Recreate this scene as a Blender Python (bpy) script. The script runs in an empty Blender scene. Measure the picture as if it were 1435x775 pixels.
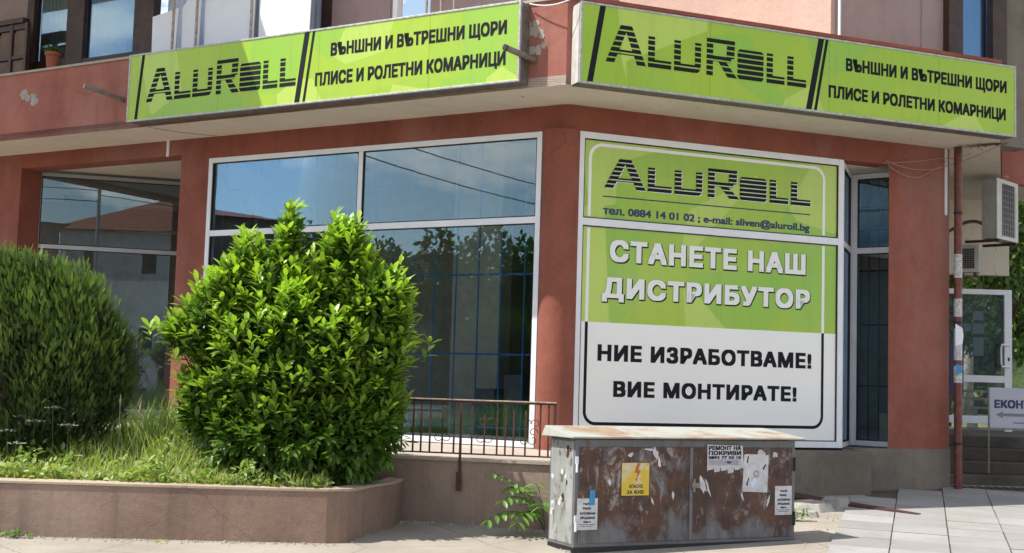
import bpy, bmesh, math, random
import numpy as np
from mathutils import Vector, Matrix, Quaternion
R = math.radians
SC = bpy.context.scene
COL = SC.collection
random.seed(7)

# ------------------------------------------------------------ camera
F_PX = 1770.0
cam = bpy.data.cameras.new('camera')
cam.sensor_width = 36; cam.lens = F_PX / 1435 * 36
cam.clip_start = .05; cam.clip_end = 1500
camo = bpy.data.objects.new('camera', cam); COL.objects.link(camo)
pit, rol = R(4.78), R(1.71)
fw = Vector((0, math.cos(pit), math.sin(pit))); up0 = Vector((0, -math.sin(pit), math.cos(pit))); rt0 = Vector((1, 0, 0))
rt = math.cos(rol) * rt0 + math.sin(rol) * up0; up = -math.sin(rol) * rt0 + math.cos(rol) * up0
M = Matrix((rt, up, -fw)).transposed().to_4x4(); M.translation = (0, 0, 1.6)
camo.matrix_world = M
SC.camera = camo

# ------------------------------------------------------------ sky and sun
SUN_EL = R(58); SD = Vector((.970 * math.cos(SUN_EL), .243 * math.cos(SUN_EL), -math.sin(SUN_EL)))
W = bpy.data.worlds.new('World'); SC.world = W; W.use_nodes = True
nt = W.node_tree; bg = nt.nodes['Background']; bg.inputs['Strength'].default_value = .15
sky = nt.nodes.new('ShaderNodeTexSky'); sky.sky_type = 'NISHITA'; sky.sun_disc = False
sky.dust_density = .3; sky.ozone_density = 2.0; sky.sun_elevation = SUN_EL; sky.sun_rotation = R(-104.1)
tc = nt.nodes.new('ShaderNodeTexCoord'); mp = nt.nodes.new('ShaderNodeMapping'); mp.inputs['Scale'].default_value = (1, 1, 2.6)
nz = nt.nodes.new('ShaderNodeTexNoise'); nz.inputs['Scale'].default_value = 4.6; mp.inputs['Location'].default_value = (3.1, 1.7, .9); nz.inputs['Detail'].default_value = 9; nz.inputs['Roughness'].default_value = .56
cr = nt.nodes.new('ShaderNodeValToRGB'); cr.color_ramp.elements[0].position = .53; cr.color_ramp.elements[1].position = .63
mx = nt.nodes.new('ShaderNodeMix'); mx.data_type = 'RGBA'; mx.inputs[7].default_value = (9.5, 9.8, 10.3, 1)
nt.links.new(tc.outputs['Generated'], mp.inputs[0]); nt.links.new(mp.outputs[0], nz.inputs['Vector'])
nt.links.new(nz.outputs[0], cr.inputs[0]); nt.links.new(cr.outputs[0], mx.inputs[0])
wb_ = nt.nodes.new('ShaderNodeMix'); wb_.data_type = 'RGBA'; wb_.blend_type = 'MULTIPLY'; wb_.inputs[0].default_value = 1; wb_.inputs[7].default_value = (1.16, 1.0, .84, 1)   # camera white balance
nt.links.new(sky.outputs[0], mx.inputs[6]); nt.links.new(mx.outputs[2], wb_.inputs[6]); nt.links.new(wb_.outputs[2], bg.inputs['Color'])
sl = bpy.data.lights.new('sun', 'SUN'); sl.energy = 4.3; sl.angle = R(.53); sl.color = (1, .95, .87)
so = bpy.data.objects.new('sun', sl); COL.objects.link(so); so.rotation_euler = SD.to_track_quat('-Z', 'Y').to_euler(); so.location = (-30, 0, 40)
SC.view_settings.view_transform = 'Standard'; SC.view_settings.look = 'None'
SC.view_settings.exposure = .70; SC.view_settings.gamma = 1
SC.render.engine = 'CYCLES'
SC.cycles.max_bounces = 8; SC.cycles.transparent_max_bounces = 16

# ------------------------------------------------------------ materials
def lin(c):
    if isinstance(c, str):
        c = [int(c[i:i + 2], 16) / 255 for i in (0, 2, 4)]
        c = [x / 12.92 if x <= .04045 else ((x + .055) / 1.055) ** 2.4 for x in c]
    return tuple(c[:3]) + (1,)
class NT:
    def __init__(s, name):
        s.m = bpy.data.materials.new(name); s.m.use_nodes = True; s.t = s.m.node_tree
        s.b = s.t.nodes['Principled BSDF']; s.out = s.t.nodes['Material Output']
        s.tc = s.t.nodes.new('ShaderNodeTexCoord')
    def n(s, typ, **kw):
        o = s.t.nodes.new('ShaderNode' + typ)
        for k, v in kw.items():
            if k in o.inputs: o.inputs[k].default_value = v
            else: setattr(o, k, v)
        return o
    def l(s, a, b): s.t.links.new(a, b)
    def coord(s, scale=(1, 1, 1), rot=(0, 0, 0), src='Object'):
        m = s.n('Mapping'); m.inputs['Scale'].default_value = scale; m.inputs['Rotation'].default_value = rot
        s.l(s.tc.outputs[src], m.inputs[0]); return m.outputs[0]
    def noise(s, scale, detail=6, rough=.6, co=None, dist=0):
        o = s.n('TexNoise', Scale=scale, Detail=detail, Roughness=rough, Distortion=dist)
        s.l(co if co else s.coord(), o.inputs['Vector']); return o.outputs[0]
    def ramp(s, fac, lo, hi, a=(0, 0, 0, 1), b=(1, 1, 1, 1)):
        r = s.n('ValToRGB'); r.color_ramp.elements[0].position = lo; r.color_ramp.elements[1].position = hi
        r.color_ramp.elements[0].color = a; r.color_ramp.elements[1].color = b
        s.l(fac, r.inputs[0]); return r.outputs[0]
    def mix(s, fac, a, b, blend='MIX'):
        x = s.n('Mix', data_type='RGBA', blend_type=blend)
        for v, i in ((fac, 0), (a, 6), (b, 7)):
            if hasattr(v, 'links'): s.l(v, x.inputs[i])
            elif i == 0: x.inputs[0].default_value = v
            else: x.inputs[i].default_value = lin(v)
        return x.outputs[2]
    def math(s, op, a, b=0.0):
        x = s.n('Math', operation=op)
        for v, i in ((a, 0), (b, 1)):
            if hasattr(v, 'links'): s.l(v, x.inputs[i])
            else: x.inputs[i].default_value = v
        return x.outputs[0]
    def bump(s, h, strength=.3, dist=.01):
        x = s.n('Bump', Strength=strength, Distance=dist); s.l(h, x.inputs['Height']); s.l(x.outputs[0], s.b.inputs['Normal'])
    def setc(s, c):
        if hasattr(c, 'links'): s.l(c, s.b.inputs['Base Color'])
        else: s.b.inputs['Base Color'].default_value = lin(c)
    def set(s, **k):
        for a, v in k.items():
            s.b.inputs[a.replace('_', ' ')].default_value = v

def plain(name, c, rough=.6, metal=0, var=.12, scale=6, bump=0, bscale=60, dist=.004, spec=.5):
    m = NT(name); c = lin(c)
    d = tuple(x * (1 - var * 2) for x in c[:3]); h = tuple(min(1, x * (1 + var)) for x in c[:3])
    col = m.mix(m.ramp(m.noise(scale, 8, .65), .3, .7), d, h)
    m.setc(col); m.set(Roughness=rough, Metallic=metal)
    m.b.inputs['Specular IOR Level'].default_value = spec
    if bump: m.bump(m.noise(bscale, 6, .6), bump, dist)
    return m.m

def stucco(name, c, dark, patch=None, stain=.5, bump=.5, streak=True):
    m = NT(name)
    base = m.mix(m.ramp(m.noise(1.1, 8, .62), .32, .68), dark, c)
    fine = m.ramp(m.noise(38, 6, .7), .3, .75)
    base = m.mix(.22, base, m.mix(1, base, fine, 'MULTIPLY'))
    if streak:
        st = m.ramp(m.noise(1, 7, .7, m.coord((5, 5, .35))), .52, .74)
        base = m.mix(m.math('MULTIPLY', st, .35 * stain), base, (.06, .045, .035))
    fade = m.ramp(m.noise(.55, 9, .7, m.coord((1, 1, .6), (.3, .2, 0))), .48, .72)
    base = m.mix(m.math('MULTIPLY', fade, .34), base, tuple(min(1, x * .55 + .22) for x in c))
    blot = m.ramp(m.noise(6.5, 10, .78, dist=.3), .60, .70)
    base = m.mix(m.math('MULTIPLY', blot, .28 * stain), base, tuple(x * .45 for x in dark))
    if patch:
        p = m.ramp(m.noise(2.3, 9, .68, dist=.4), .685, .70)
        base = m.mix(p, base, patch)
    vn = m.n('TexNoise', Scale=1.7, Detail=5); m.l(m.coord(), vn.inputs['Vector']); vmx = m.n('Mix', data_type='VECTOR'); vmx.inputs[0].default_value = .35; m.l(m.coord(), vmx.inputs[4]); m.l(vn.outputs[1], vmx.inputs[5])
    vc = m.n('TexVoronoi', Scale=1.3, feature='DISTANCE_TO_EDGE'); m.l(vmx.outputs[1], vc.inputs['Vector'])
    crk = m.math('MULTIPLY', m.ramp(vc.outputs['Distance'], .0, .007, (1, 1, 1, 1), (0, 0, 0, 1)), m.ramp(m.noise(.8, 3, .5), .55, .62))
    base = m.mix(m.math('MULTIPLY', crk, .55), base, tuple(x * .35 for x in dark))
    m.setc(base); m.set(Roughness=.9); m.b.inputs['Specular IOR Level'].default_value = .25
    h = m.math('ADD', m.noise(90, 5, .7), m.math('MULTIPLY', m.noise(9, 4, .5), 1.5))
    m.bump(h, bump, .010)
    return m.m

MT = {}
MT['red'] = stucco('brick_red_render', (.335, .115, .080), (.24, .078, .056), None, .9)
MT['redfascia'] = stucco('salmon_red_render', (.42, .165, .122), (.31, .115, .088), (.42, .36, .32), .9)
MT['pink'] = stucco('pink_render', (.72, .50, .42), (.66, .44, .37), None, .25)
MT['mauve'] = stucco('mauve_render', (.42, .31, .30), (.34, .25, .24), None, .3)
MT['soffit'] = stucco('cream_soffit_paint', (.80, .74, .63), (.70, .64, .54), (.25, .22, .19), .35, .35)
MT['plinth'] = stucco('grey_cement_plinth', (.26, .225, .18), (.16, .138, .112), (.22, .21, .19), .9)
MT['planter'] = stucco('brown_cement_render', (.385, .262, .205), (.235, .160, .125), (.17, .12, .10), 1.3, 1)
MT['lowwall'] = stucco('grey_brown_cement', (.42, .315, .25), (.30, .225, .18), None, .8, .7)
MT['cap'] = stucco('pale_cement_cap', (.52, .42, .31), (.40, .32, .24), (.25, .2, .16), .5, .9, False)
MT['coverstone'] = stucco('pale_ledge_cement', (.50, .43, .36), (.38, .32, .27), None, .5, .5, False)
MT['white_pvc'] = plain('white_pvc', (.76, .78, .83), .35, 0, .05, 3)
MT['grey_alu'] = plain('grey_aluminium', (.42, .43, .46), .4, .3, .08)
MT['gasket'] = plain('black_gasket', (.012, .012, .014), .6, 0, 0)
MT['brownwood'] = plain('dark_brown_window_frame', (.055, .024, .018), .5, 0, .3, 5)
MT['bar_blue'] = plain('blue_painted_bar', (.04, .22, .62), .45, 0, .1)
MT['int_wall'] = plain('interior_wall_paint', (.34, .31, .28), .9, 0, .1)
MT['int_pale'] = plain('interior_pale_column', (.75, .70, .60), .9, 0, .1)
MT['int_dark'] = plain('interior_dark_floor', (.05, .045, .04), .6, 0, .2)
MT['curtain'] = plain('pale_blue_curtain', (.60, .68, .85), .9, 0, .04)
MT['sheet'] = plain('white_plastic_panel', (.74, .77, .82), .6, 0, .03, 2)
MT['greymetal'] = plain('dull_grey_metal', (.22, .20, .18), .5, .3, .2, 12)
MT['signbox'] = plain('weathered_sign_casing', (.17, .155, .14), .55, .2, .25, 9)
MT['signrim'] = plain('sign_rim_aluminium', (.45, .45, .44), .45, .3, .2, 20)
MT['signcap'] = plain('sun_paled_sign_end_cap', (.62, .60, .56), .5, .1, .15, 6)
MT['black'] = plain('black_print', (.010, .011, .015), .7, 0, 0, spec=.2)
MT['olive'] = plain('dirty_seam', (.16, .22, .03), .7, 0, .1)
MT['white'] = plain('white_print', (.84, .85, .84), .45, 0, .02)
MT['navy'] = plain('navy_print', (.02, .03, .10), .5, 0, 0)
MT['pipe'] = plain('dark_red_drainpipe', (.16, .04, .028), .45, 0, .3, 14, .2, 40)
MT['pipewhite'] = plain('white_peeled_paint', (.55, .54, .52), .7, 0, .3, 30)
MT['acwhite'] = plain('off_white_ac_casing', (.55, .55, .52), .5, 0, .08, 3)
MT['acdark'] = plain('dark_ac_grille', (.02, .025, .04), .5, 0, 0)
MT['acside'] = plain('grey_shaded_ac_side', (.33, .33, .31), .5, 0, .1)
MT['rust'] = plain('rusty_iron_paint', (.085, .032, .024), .65, .1, .35, 25, .4, 80)
MT['railcap'] = plain('worn_pale_rail_cap', (.42, .33, .28), .5, .2, .3, 20)
MT['terracotta'] = plain('terracotta', (.30, .085, .045), .8, 0, .15)
MT['wire'] = plain('faded_red_cable', (.40, .22, .18), .6, 0, .05)
MT['wiredark'] = plain('dark_overhead_cable', (.02, .02, .02), .6, 0, 0)
MT['concrete'] = plain('pale_concrete', (.34, .32, .29), .85, 0, .2, 5, .4, 50)
MT['shadeconcrete'] = stucco('shade_darkened_concrete', (.15, .13, .108), (.075, .066, .055), None, .8)  # step concrete darkened for the shade of the passage
MT['asphalt'] = plain('asphalt', (.12, .115, .11), .9, 0, .2, 20, .4, 200)
MT['soil'] = plain('dry_soil', (.13, .09, .06), .95, 0, .3, 15, .8, 30, .02)
MT['bark'] = plain('bark', (.10, .07, .05), .9, 0, .35, 20, .6, 60, .01)
MT['birch'] = plain('pale_bark', (.45, .42, .37), .9, 0, .35, 12)
MT['gardengrass'] = plain('park_lawn', (.10, .13, .05), .95, 0, .4, 3)
MT['tile_roof'] = plain('red_roof_tile', (.30, .09, .045), .85, 0, .3, 12)
MT['house'] = plain('pale_house_render', (.78, .74, .66), .9, 0, .12, 2)
MT['houseb'] = plain('brown_house_render', (.17, .12, .09), .9, 0, .2, 2)
MT['blueplastic'] = plain('blue_tape', (.03, .25, .55), .5, 0, .05)
MT['paper'] = plain('white_paper', (.58, .59, .62), .8, 0, .16, 9, .3, 20, .004)
MT['skin'] = plain('skin', (.50, .29, .20), .6, 0, .05)
MT['shirt'] = plain('white_cotton', (.70, .70, .70), .9, 0, .05)
MT['trousers'] = plain('black_trousers', (.02, .02, .022), .9, 0, .1)
MT['hair'] = plain('dark_hair', (.02, .014, .01), .6, 0, .1)

def green_print(name, white_low=None, gloss=.35):
    m = NT(name)
    co = m.coord((.55, .55, .9))
    v = m.n('TexVoronoi', Scale=1.6); m.l(co, v.inputs['Vector'])
    v2 = m.n('TexVoronoi', Scale=1.1); m.l(m.coord((1, 1, .8), (.5, .7, .3)), v2.inputs['Vector'])
    a = m.math('MULTIPLY', m.math('ADD', v.outputs['Color'], 0), .5)
    sep = m.n('SeparateColor'); m.l(v.outputs['Color'], sep.inputs[0])
    sep2 = m.n('SeparateColor'); m.l(v2.outputs['Color'], sep2.inputs[0])
    c = m.mix(sep.outputs[0], (.34, .51, .018), (.29, .48, .020))
    c = m.mix(m.math('MULTIPLY', m.ramp(sep2.outputs[1], .70, .72), .55), c, (.20, .47, .045))
    c = m.mix(m.math('MULTIPLY', m.ramp(sep2.outputs[0], .70, .72), .7), c, (.50, .64, .12))
    dirt = m.ramp(m.noise(1, 6, .7, m.coord((9, 9, .8))), .5, .8)
    c = m.mix(m.math('MULTIPLY', dirt, .30), c, (.17, .22, .05)); spk = m.ramp(m.noise(30, 4, .8), .70, .78); c = m.mix(m.math('MULTIPLY', spk, .35), c, (.10, .13, .04))
    lowf = m.ramp(m.noise(.5, 5, .6), .35, .7); c = m.mix(m.math('MULTIPLY', lowf, .30), c, (.40, .52, .12)); m.bump(m.noise(1.6, 3, .5, m.coord((1, 1, .4))), .12, .02)
    m.setc(c); m.set(Roughness=gloss)
    return m.m
MT['green'] = green_print('green_facet_print')
MT['greenfilm'] = green_print('green_window_film', gloss=.12)
m = NT('white_window_film'); m.setc(m.mix(m.ramp(m.noise(.8, 4, .5), .3, .7), (.80, .80, .80), (.86, .86, .86))); m.set(Roughness=.10); MT['whitefilm'] = m.m

def glass(name, tint=(.62, .68, .68), base=.20, k=.8):
    m = NT(name); t = m.t
    tr = m.n('BsdfTransparent'); tr.inputs[0].default_value = tint + (1,)
    gl = m.n('BsdfGlossy', Roughness=.0); gl.inputs[0].default_value = (.62, .82, 1, 1)
    # faint waviness of the pane
    b = m.n('Bump', Strength=.06, Distance=.004); m.l(m.noise(1.3, 2, .5), b.inputs['Height']); m.l(b.outputs[0], gl.inputs['Normal'])
    fr = m.n('Fresnel', IOR=1.55)
    fac = m.math('ADD', m.math('MULTIPLY', fr.outputs[0], k), base)
    ms = m.n('MixShader'); m.l(fac, ms.inputs[0]); m.l(tr.outputs[0], ms.inputs[1]); m.l(gl.outputs[0], ms.inputs[2])
    m.l(ms.outputs[0], m.out.inputs[0]); return m.m
MT['glass'] = glass('shop_glass', (.78, .82, .82), .06, .72)
MT['glassclear'] = glass('door_glass', (.70, .74, .74), .02, .5)

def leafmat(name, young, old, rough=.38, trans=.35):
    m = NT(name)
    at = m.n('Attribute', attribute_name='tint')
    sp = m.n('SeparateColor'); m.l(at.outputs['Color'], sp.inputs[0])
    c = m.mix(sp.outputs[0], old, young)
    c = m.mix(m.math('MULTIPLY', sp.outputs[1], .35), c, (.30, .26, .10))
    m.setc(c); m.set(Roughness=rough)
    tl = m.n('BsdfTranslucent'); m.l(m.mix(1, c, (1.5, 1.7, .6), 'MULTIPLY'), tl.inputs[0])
    ms = m.n('MixShader'); ms.inputs[0].default_value = trans
    m.l(m.b.outputs[0], ms.inputs[1]); m.l(tl.outputs[0], ms.inputs[2]); m.l(ms.outputs[0], m.out.inputs[0])
    return m.m
MT['laurel'] = leafmat('laurel_leaf', (.36, .53, .06), (.040, .105, .02), .34, .3)
MT['conifer'] = leafmat('conifer_foliage', (.19, .31, .045), (.016, .038, .013), .6, .08)
MT['grass'] = leafmat('grass_blade', (.46, .47, .20), (.16, .29, .06), .6, .3)
MT['sapleaf'] = leafmat('sapling_leaflet', (.16, .32, .06), (.08, .18, .03), .4, .3)
MT['treeleaf'] = leafmat('tree_leaf', (.14, .22, .04), (.045, .09, .02), .5, .25)
m = NT('wooded_slope'); m.setc(m.mix(m.ramp(m.noise(.9, 9, .7), .35, .65), (.018, .035, .012), (.07, .11, .03))); m.set(Roughness=1); m.bump(m.noise(1.5, 8, .7), 1, .6); MT['woods'] = m.m
MT['petal'] = plain('white_petal', (.70, .72, .66), .8, 0, .05)

# pavement concrete
m = NT('sandy_concrete_pavement')
c = m.mix(m.ramp(m.noise(.9, 9, .65), .3, .7), (.255, .228, .195), (.36, .325, .275))
c = m.mix(m.math('MULTIPLY', m.ramp(m.noise(6, 8, .7), .55, .75), .5), c, (.25, .21, .17))
vo = m.n('TexVoronoi', Scale=.7, feature='DISTANCE_TO_EDGE'); 
wv = m.noise(3, 5, .6); vm = m.n('Mix', data_type='VECTOR'); vm.inputs[0].default_value = .12
m.l(m.coord(), vm.inputs[4]); m.l(m.n('Mapping').outputs[0], vm.inputs[5])
nn = m.n('TexNoise', Scale=2.5, Detail=6); m.l(m.coord(), nn.inputs['Vector']); m.l(nn.outputs[1], vm.inputs[5]); m.l(vm.outputs[1], vo.inputs['Vector'])
ck = m.ramp(vo.outputs['Distance'], .0, .008, (1, 1, 1, 1), (0, 0, 0, 1))
c = m.mix(m.math('MULTIPLY', ck, .6), c, (.10, .08, .06))
m.setc(c); m.set(Roughness=.95); m.b.inputs['Specular IOR Level'].default_value = .2
m.bump(m.math('ADD', m.noise(120, 5, .7), m.noise(14, 5, .6)), .5, .005); MT['pavement'] = m.m
# paving slab with per object tone
m = NT('concrete_paving_slab'); oi = m.n('ObjectInfo')
c = m.mix(oi.outputs['Random'], (.27, .262, .255), (.34, .332, .322))
geo = m.n('NewGeometry'); nn_ = m.n('TexNoise', Scale=1.4, Detail=9, Roughness=.72); m.l(geo.outputs['Position'], nn_.inputs['Vector'])
c = m.mix(m.math('MULTIPLY', m.ramp(nn_.outputs[0], .42, .72), .55), c, (.19, .175, .155))
n2_ = m.n('TexNoise', Scale=17, Detail=5, Roughness=.8); m.l(geo.outputs['Position'], n2_.inputs['Vector'])
c = m.mix(m.math('MULTIPLY', m.ramp(n2_.outputs[0], .66, .72), .5), c, (.13, .12, .11))
m.setc(c); m.set(Roughness=.9); m.b.inputs['Specular IOR Level'].default_value = .2
m.bump(m.noise(110, 5, .7), .35, .003); MT['slab'] = m.m
# rusty cabinet
def cab(name, grey, rustamt, pale=.25, low=True):
    m = NT(name)
    g = m.mix(m.ramp(m.noise(3, 8, .65), .3, .7), tuple(x * .7 for x in grey), grey)
    r1 = m.mix(m.ramp(m.noise(5, 9, .7), .35, .65), (.036, .019, .015), (.12, .052, .030))
    n1 = m.noise(1.5, 10, .68, dist=.6)
    if low:
        sx = m.n('SeparateXYZ'); m.l(m.tc.outputs['Object'], sx.inputs[0])
        n1 = m.math('ADD', n1, m.math('MULTIPLY', m.math('MINIMUM', sx.outputs[2], .5), .34))
    c = m.mix(m.ramp(n1, .58 - rustamt, .66 - rustamt), g, r1)
    if low:
        res = m.math('ADD', m.noise(7, 10, .78, m.coord((1, 1, .55)), .6), m.math('MULTIPLY', sx.outputs[2], .10))
        c = m.mix(m.math('MULTIPLY', m.ramp(res, .60, .67), .75), c, (.33, .30, .29))
        c = m.mix(m.math('MULTIPLY', m.ramp(m.noise(2.5, 10, .8, m.coord((1, 1, .18), (.06, 0, 0))), .47, .64), .75), c, (.030, .018, .016))
        c = m.mix(m.math('MULTIPLY', m.ramp(m.noise(4, 9, .75, m.coord((1, 1, .5), (.5, 1, 0))), .60, .70), .6), c, (.30, .13, .055))
    else:
        c = m.mix(m.ramp(m.noise(9, 9, .75, m.coord((1, 1, .45)), .5), .54, .62), c, (.13, .085, .065)); c = m.mix(m.math('MULTIPLY', m.ramp(m.noise(3, 9, .75, m.coord((2, 2, .3))), .48, .7), .5), c, (.12, .11, .10))
    m.setc(c); m.set(Roughness=.62); m.bump(m.math('ADD', n1, m.noise(40, 5, .7)), .25, .004); return m.m
MT['cabdoor'] = cab('rusted_steel_door', (.17, .175, .19), .06)
MT['cabside'] = cab('peeling_cabinet_side', (.36, .385, .375), -.12, 0, False)
MT['cabbody'] = cab('grey_cabinet_body', (.16, .17, .185), -.06, 0, False)
MT['cablid'] = cab('pale_rusted_lid', (.60, .58, .52), -.03, 0, False)
m = NT('rust_stained_pale_lid'); c = m.mix(m.ramp(m.noise(2.2, 9, .7, dist=.7), .46, .66), (.36, .37, .34), (.28, .15, .075)); m.setc(c); m.set(Roughness=.6); m.bump(m.noise(30, 5, .6), .15, .003); MT['cablid'] = m.m
# warning plate, faded
m = NT('faded_yellow_plate'); c = m.mix(m.ramp(m.noise(7, 5, .6, dist=.5), .45, .6), (.62, .44, .03), (.58, .55, .42)); m.setc(c); m.set(Roughness=.5); MT['yellow'] = m.m
MT['boltred'] = plain('faded_orange_red_print', (.45, .13, .05), .5, 0, .1)
MT['lilac'] = plain('lilac_grey_board', (.42, .43, .50), .5, 0, .04)
MT['arrow'] = plain('grey_blue_print', (.16, .18, .24), .5, 0, .04)

# ------------------------------------------------------------ mesh helpers
class MB:
    def __init__(s): s.v = []; s.f = []
    def add(s, vs, fs):
        k = len(s.v); s.v += [Vector(p) for p in vs]; s.f += [tuple(i + k for i in f) for f in fs]
    def hexa(s, p):   # 8 points: bottom ring, top ring
        s.add(p, [(0, 3, 2, 1), (4, 5, 6, 7), (0, 1, 5, 4), (1, 2, 6, 5), (2, 3, 7, 6), (3, 0, 4, 7)])
    def box(s, x0, x1, y0, y1, z0, z1):
        s.hexa([(x0, y0, z0), (x1, y0, z0), (x1, y1, z0), (x0, y1, z0), (x0, y0, z1), (x1, y0, z1), (x1, y1, z1), (x0, y1, z1)])
    def fb(s, fr, a0, a1, z0, z1, o0, o1):    # box in a wall's frame: along, up, outwards
        P = fr.P
        s.hexa([P(a0, z0, o1), P(a1, z0, o1), P(a1, z0, o0), P(a0, z0, o0), P(a0, z1, o1), P(a1, z1, o1), P(a1, z1, o0), P(a0, z1, o0)])
    def prism(s, pts, z0, z1):
        n = len(pts)
        s.add([(x, y, z0) for x, y in pts] + [(x, y, z1) for x, y in pts],
              [tuple(range(n))[::-1], tuple(range(n, 2 * n))] + [(i, (i + 1) % n, n + (i + 1) % n, n + i) for i in range(n)])
    def fpoly(s, fr, pts, o0, o1):            # polygon in the wall plane with thickness
        n = len(pts)
        s.add([fr.P(a, z, o1) for a, z in pts] + [fr.P(a, z, o0) for a, z in pts],
              [tuple(range(n)), tuple(range(n, 2 * n))[::-1]] + [(n + i, n + (i + 1) % n, (i + 1) % n, i) for i in range(n)])
    def tube(s, pts, r, seg=8, caps=True):
        pts = [Vector(p) for p in pts]; n = len(pts); rs = r if isinstance(r, (list, tuple)) else [r] * n
        ring = []; u = None
        for i, p in enumerate(pts):
            d = (pts[min(i + 1, n - 1)] - pts[max(i - 1, 0)]).normalized()
            if u is None:
                u = d.orthogonal().normalized()
            u = (u - d * u.dot(d)).normalized(); w = d.cross(u)
            ring.append([p + (u * math.cos(t) + w * math.sin(t)) * rs[i] for t in [2 * math.pi * k / seg for k in range(seg)]])
        vs = [q for r_ in ring for q in r_]; fs = []
        for i in range(n - 1):
            for k in range(seg):
                a = i * seg + k; b = i * seg + (k + 1) % seg; fs.append((a, b, b + seg, a + seg))
        if caps: fs += [tuple(range(seg))[::-1], tuple(range((n - 1) * seg, n * seg))]
        s.add(vs, fs)
    def base(s):
        xs = [p.x for p in s.v]; ys = [p.y for p in s.v]; zs = [p.z for p in s.v]
        return Vector(((min(xs) + max(xs)) / 2, (min(ys) + max(ys)) / 2, min(zs)))
    def build(s, name, mat, parent=None, bevel=0, smooth=False, label=None, **props):
        if isinstance(mat, str): mat = MT[mat]
        org = wloc(parent) if parent else s.base()
        me = bpy.data.meshes.new(name)
        me.from_pydata([tuple(p - org) for p in s.v], [], s.f); me.materials.append(mat)
        if smooth: me.polygons.foreach_set('use_smooth', [True] * len(me.polygons))
        me.update()
        o = bpy.data.objects.new(name, me); COL.objects.link(o)
        if parent: o.parent = parent
        else: o.location = org
        if bevel:
            b = o.modifiers.new('bevel', 'BEVEL'); b.width = bevel; b.segments = 2; b.limit_method = 'ANGLE'; b.angle_limit = R(40)
        if label: o['label'] = label
        for k, v in props.items(): o[k] = v
        return o
def wloc(o):
    p = Vector((0, 0, 0))
    while o: p += o.location; o = o.parent
    return p
class Frame:
    def __init__(s, o, e, n): s.o = Vector(o); s.e = Vector(e); s.n = Vector(n)
    def P(s, a, z, off=0): return s.o + s.e * a + s.n * off + Vector((0, 0, z))
def tag(o, label, cat, group=None):
    o['label'] = label; o['category'] = cat
    if group: o['group'] = group
    return o
def thing(name, loc, label, cat, group=None):
    o = bpy.data.objects.new(name, None); o.empty_display_size = .2; COL.objects.link(o); o.location = loc
    return tag(o, label, cat, group)
def one(name, mb, mat, label, cat, group=None, **k): return tag(mb.build(name, mat, None, **k), label, cat, group)
def struct(name, mb, mat, parent=None, **k):
    o = mb.build(name, mat, parent, **k)
    if not parent: o['kind'] = 'structure'
    return o
def copy_tree(o, loc, label=None):
    c = o.copy(); COL.objects.link(c); c.location = loc
    if label: c['label'] = label
    for ch in list(o.children):
        d = ch.copy(); COL.objects.link(d); d.parent = c
        for g in ch.children:
            h = g.copy(); COL.objects.link(h); h.parent = d
    return c

aL, aR = R(60.4), R(68.5)
CN = Vector((.651, 15.971, 0))
FA = Frame(CN, (math.sin(aL), -math.cos(aL), 0), (-math.cos(aL), -math.sin(aL), 0))     # left facade, a < 0 to the left of the corner
FB = Frame(CN, (math.sin(aR), math.cos(aR), 0), (math.cos(aR), -math.sin(aR), 0))       # right facade
FG = Frame((-8.141, 21.457, 0), (math.cos(R(16.1)), math.sin(R(16.1)), 0), (math.sin(R(16.1)), -math.cos(R(16.1)), 0))  # recessed glazing
def meet(oa, ob):                      # where the two facades offset outwards cross
    pa = FA.P(0, 0, oa); pb = FB.P(0, 0, ob); c = FA.e.cross(FB.e).z
    t = (pb - pa).cross(FB.e).z / c
    return pa + FA.e * t
def gz(x, y): return .046 * max(0, y - 12.3)

# ------------------------------------------------------------ lettering
_font_cache = {}
def text_mesh(body, sp=1.0):
    if (body, sp) in _font_cache: return _font_cache[(body, sp)]
    c = bpy.data.curves.new('lettering_curve', 'FONT'); c.body = body; c.size = 1; c.space_character = sp; c.resolution_u = 3
    o = bpy.data.objects.new('lettering_curve', c); COL.objects.link(o)
    bpy.context.view_layer.update()
    me = bpy.data.meshes.new_from_object(o.evaluated_get(bpy.context.evaluated_depsgraph_get()))
    v = [tuple(p.co[:2]) for p in me.vertices]; f = [tuple(p.vertices) for p in me.polygons]
    bpy.data.objects.remove(o); bpy.data.curves.remove(c); bpy.data.meshes.remove(me)
    _font_cache[(body, sp)] = (v, f); return v, f
CAP = .728
def lettering(fr, body, a0, a1, zb, zt, off, mat, parent, bold=.035, sp=1.04, skew=0, name='lettering', grow=0, dx=0, dz=0, cap=None, layers=1):
    v, f = text_mesh(body, sp)
    x0 = min(p[0] for p in v) - bold; x1 = max(p[0] for p in v) + bold
    sx = (a1 - a0) / (x1 - x0); sz = (zt - zb) / ((cap or CAP) + 2 * bold * .85)
    mb = MB(); k = 0; b = bold
    sh = [(0, 0), (0, b * .5), (0, -b * .5)] + [(i * b, j * b * .85) for i in (-1, 1) for j in (-1, 1)]
    if grow: sh += [(i * (b + grow), j * (b * .85 + grow)) for i in (-1, 1) for j in (-1, 1)] + [(0, grow + b), (0, -grow - b)]
    for ox, oz in sh:
        mb.add([fr.P(a0 + dx + (x - x0 + ox) * sx, zb + dz + (y + b * .85 + oz) * sz, off + k * .0003) for x, y in v], f); k += 1
    return mb.build(name, mat, parent)

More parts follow.
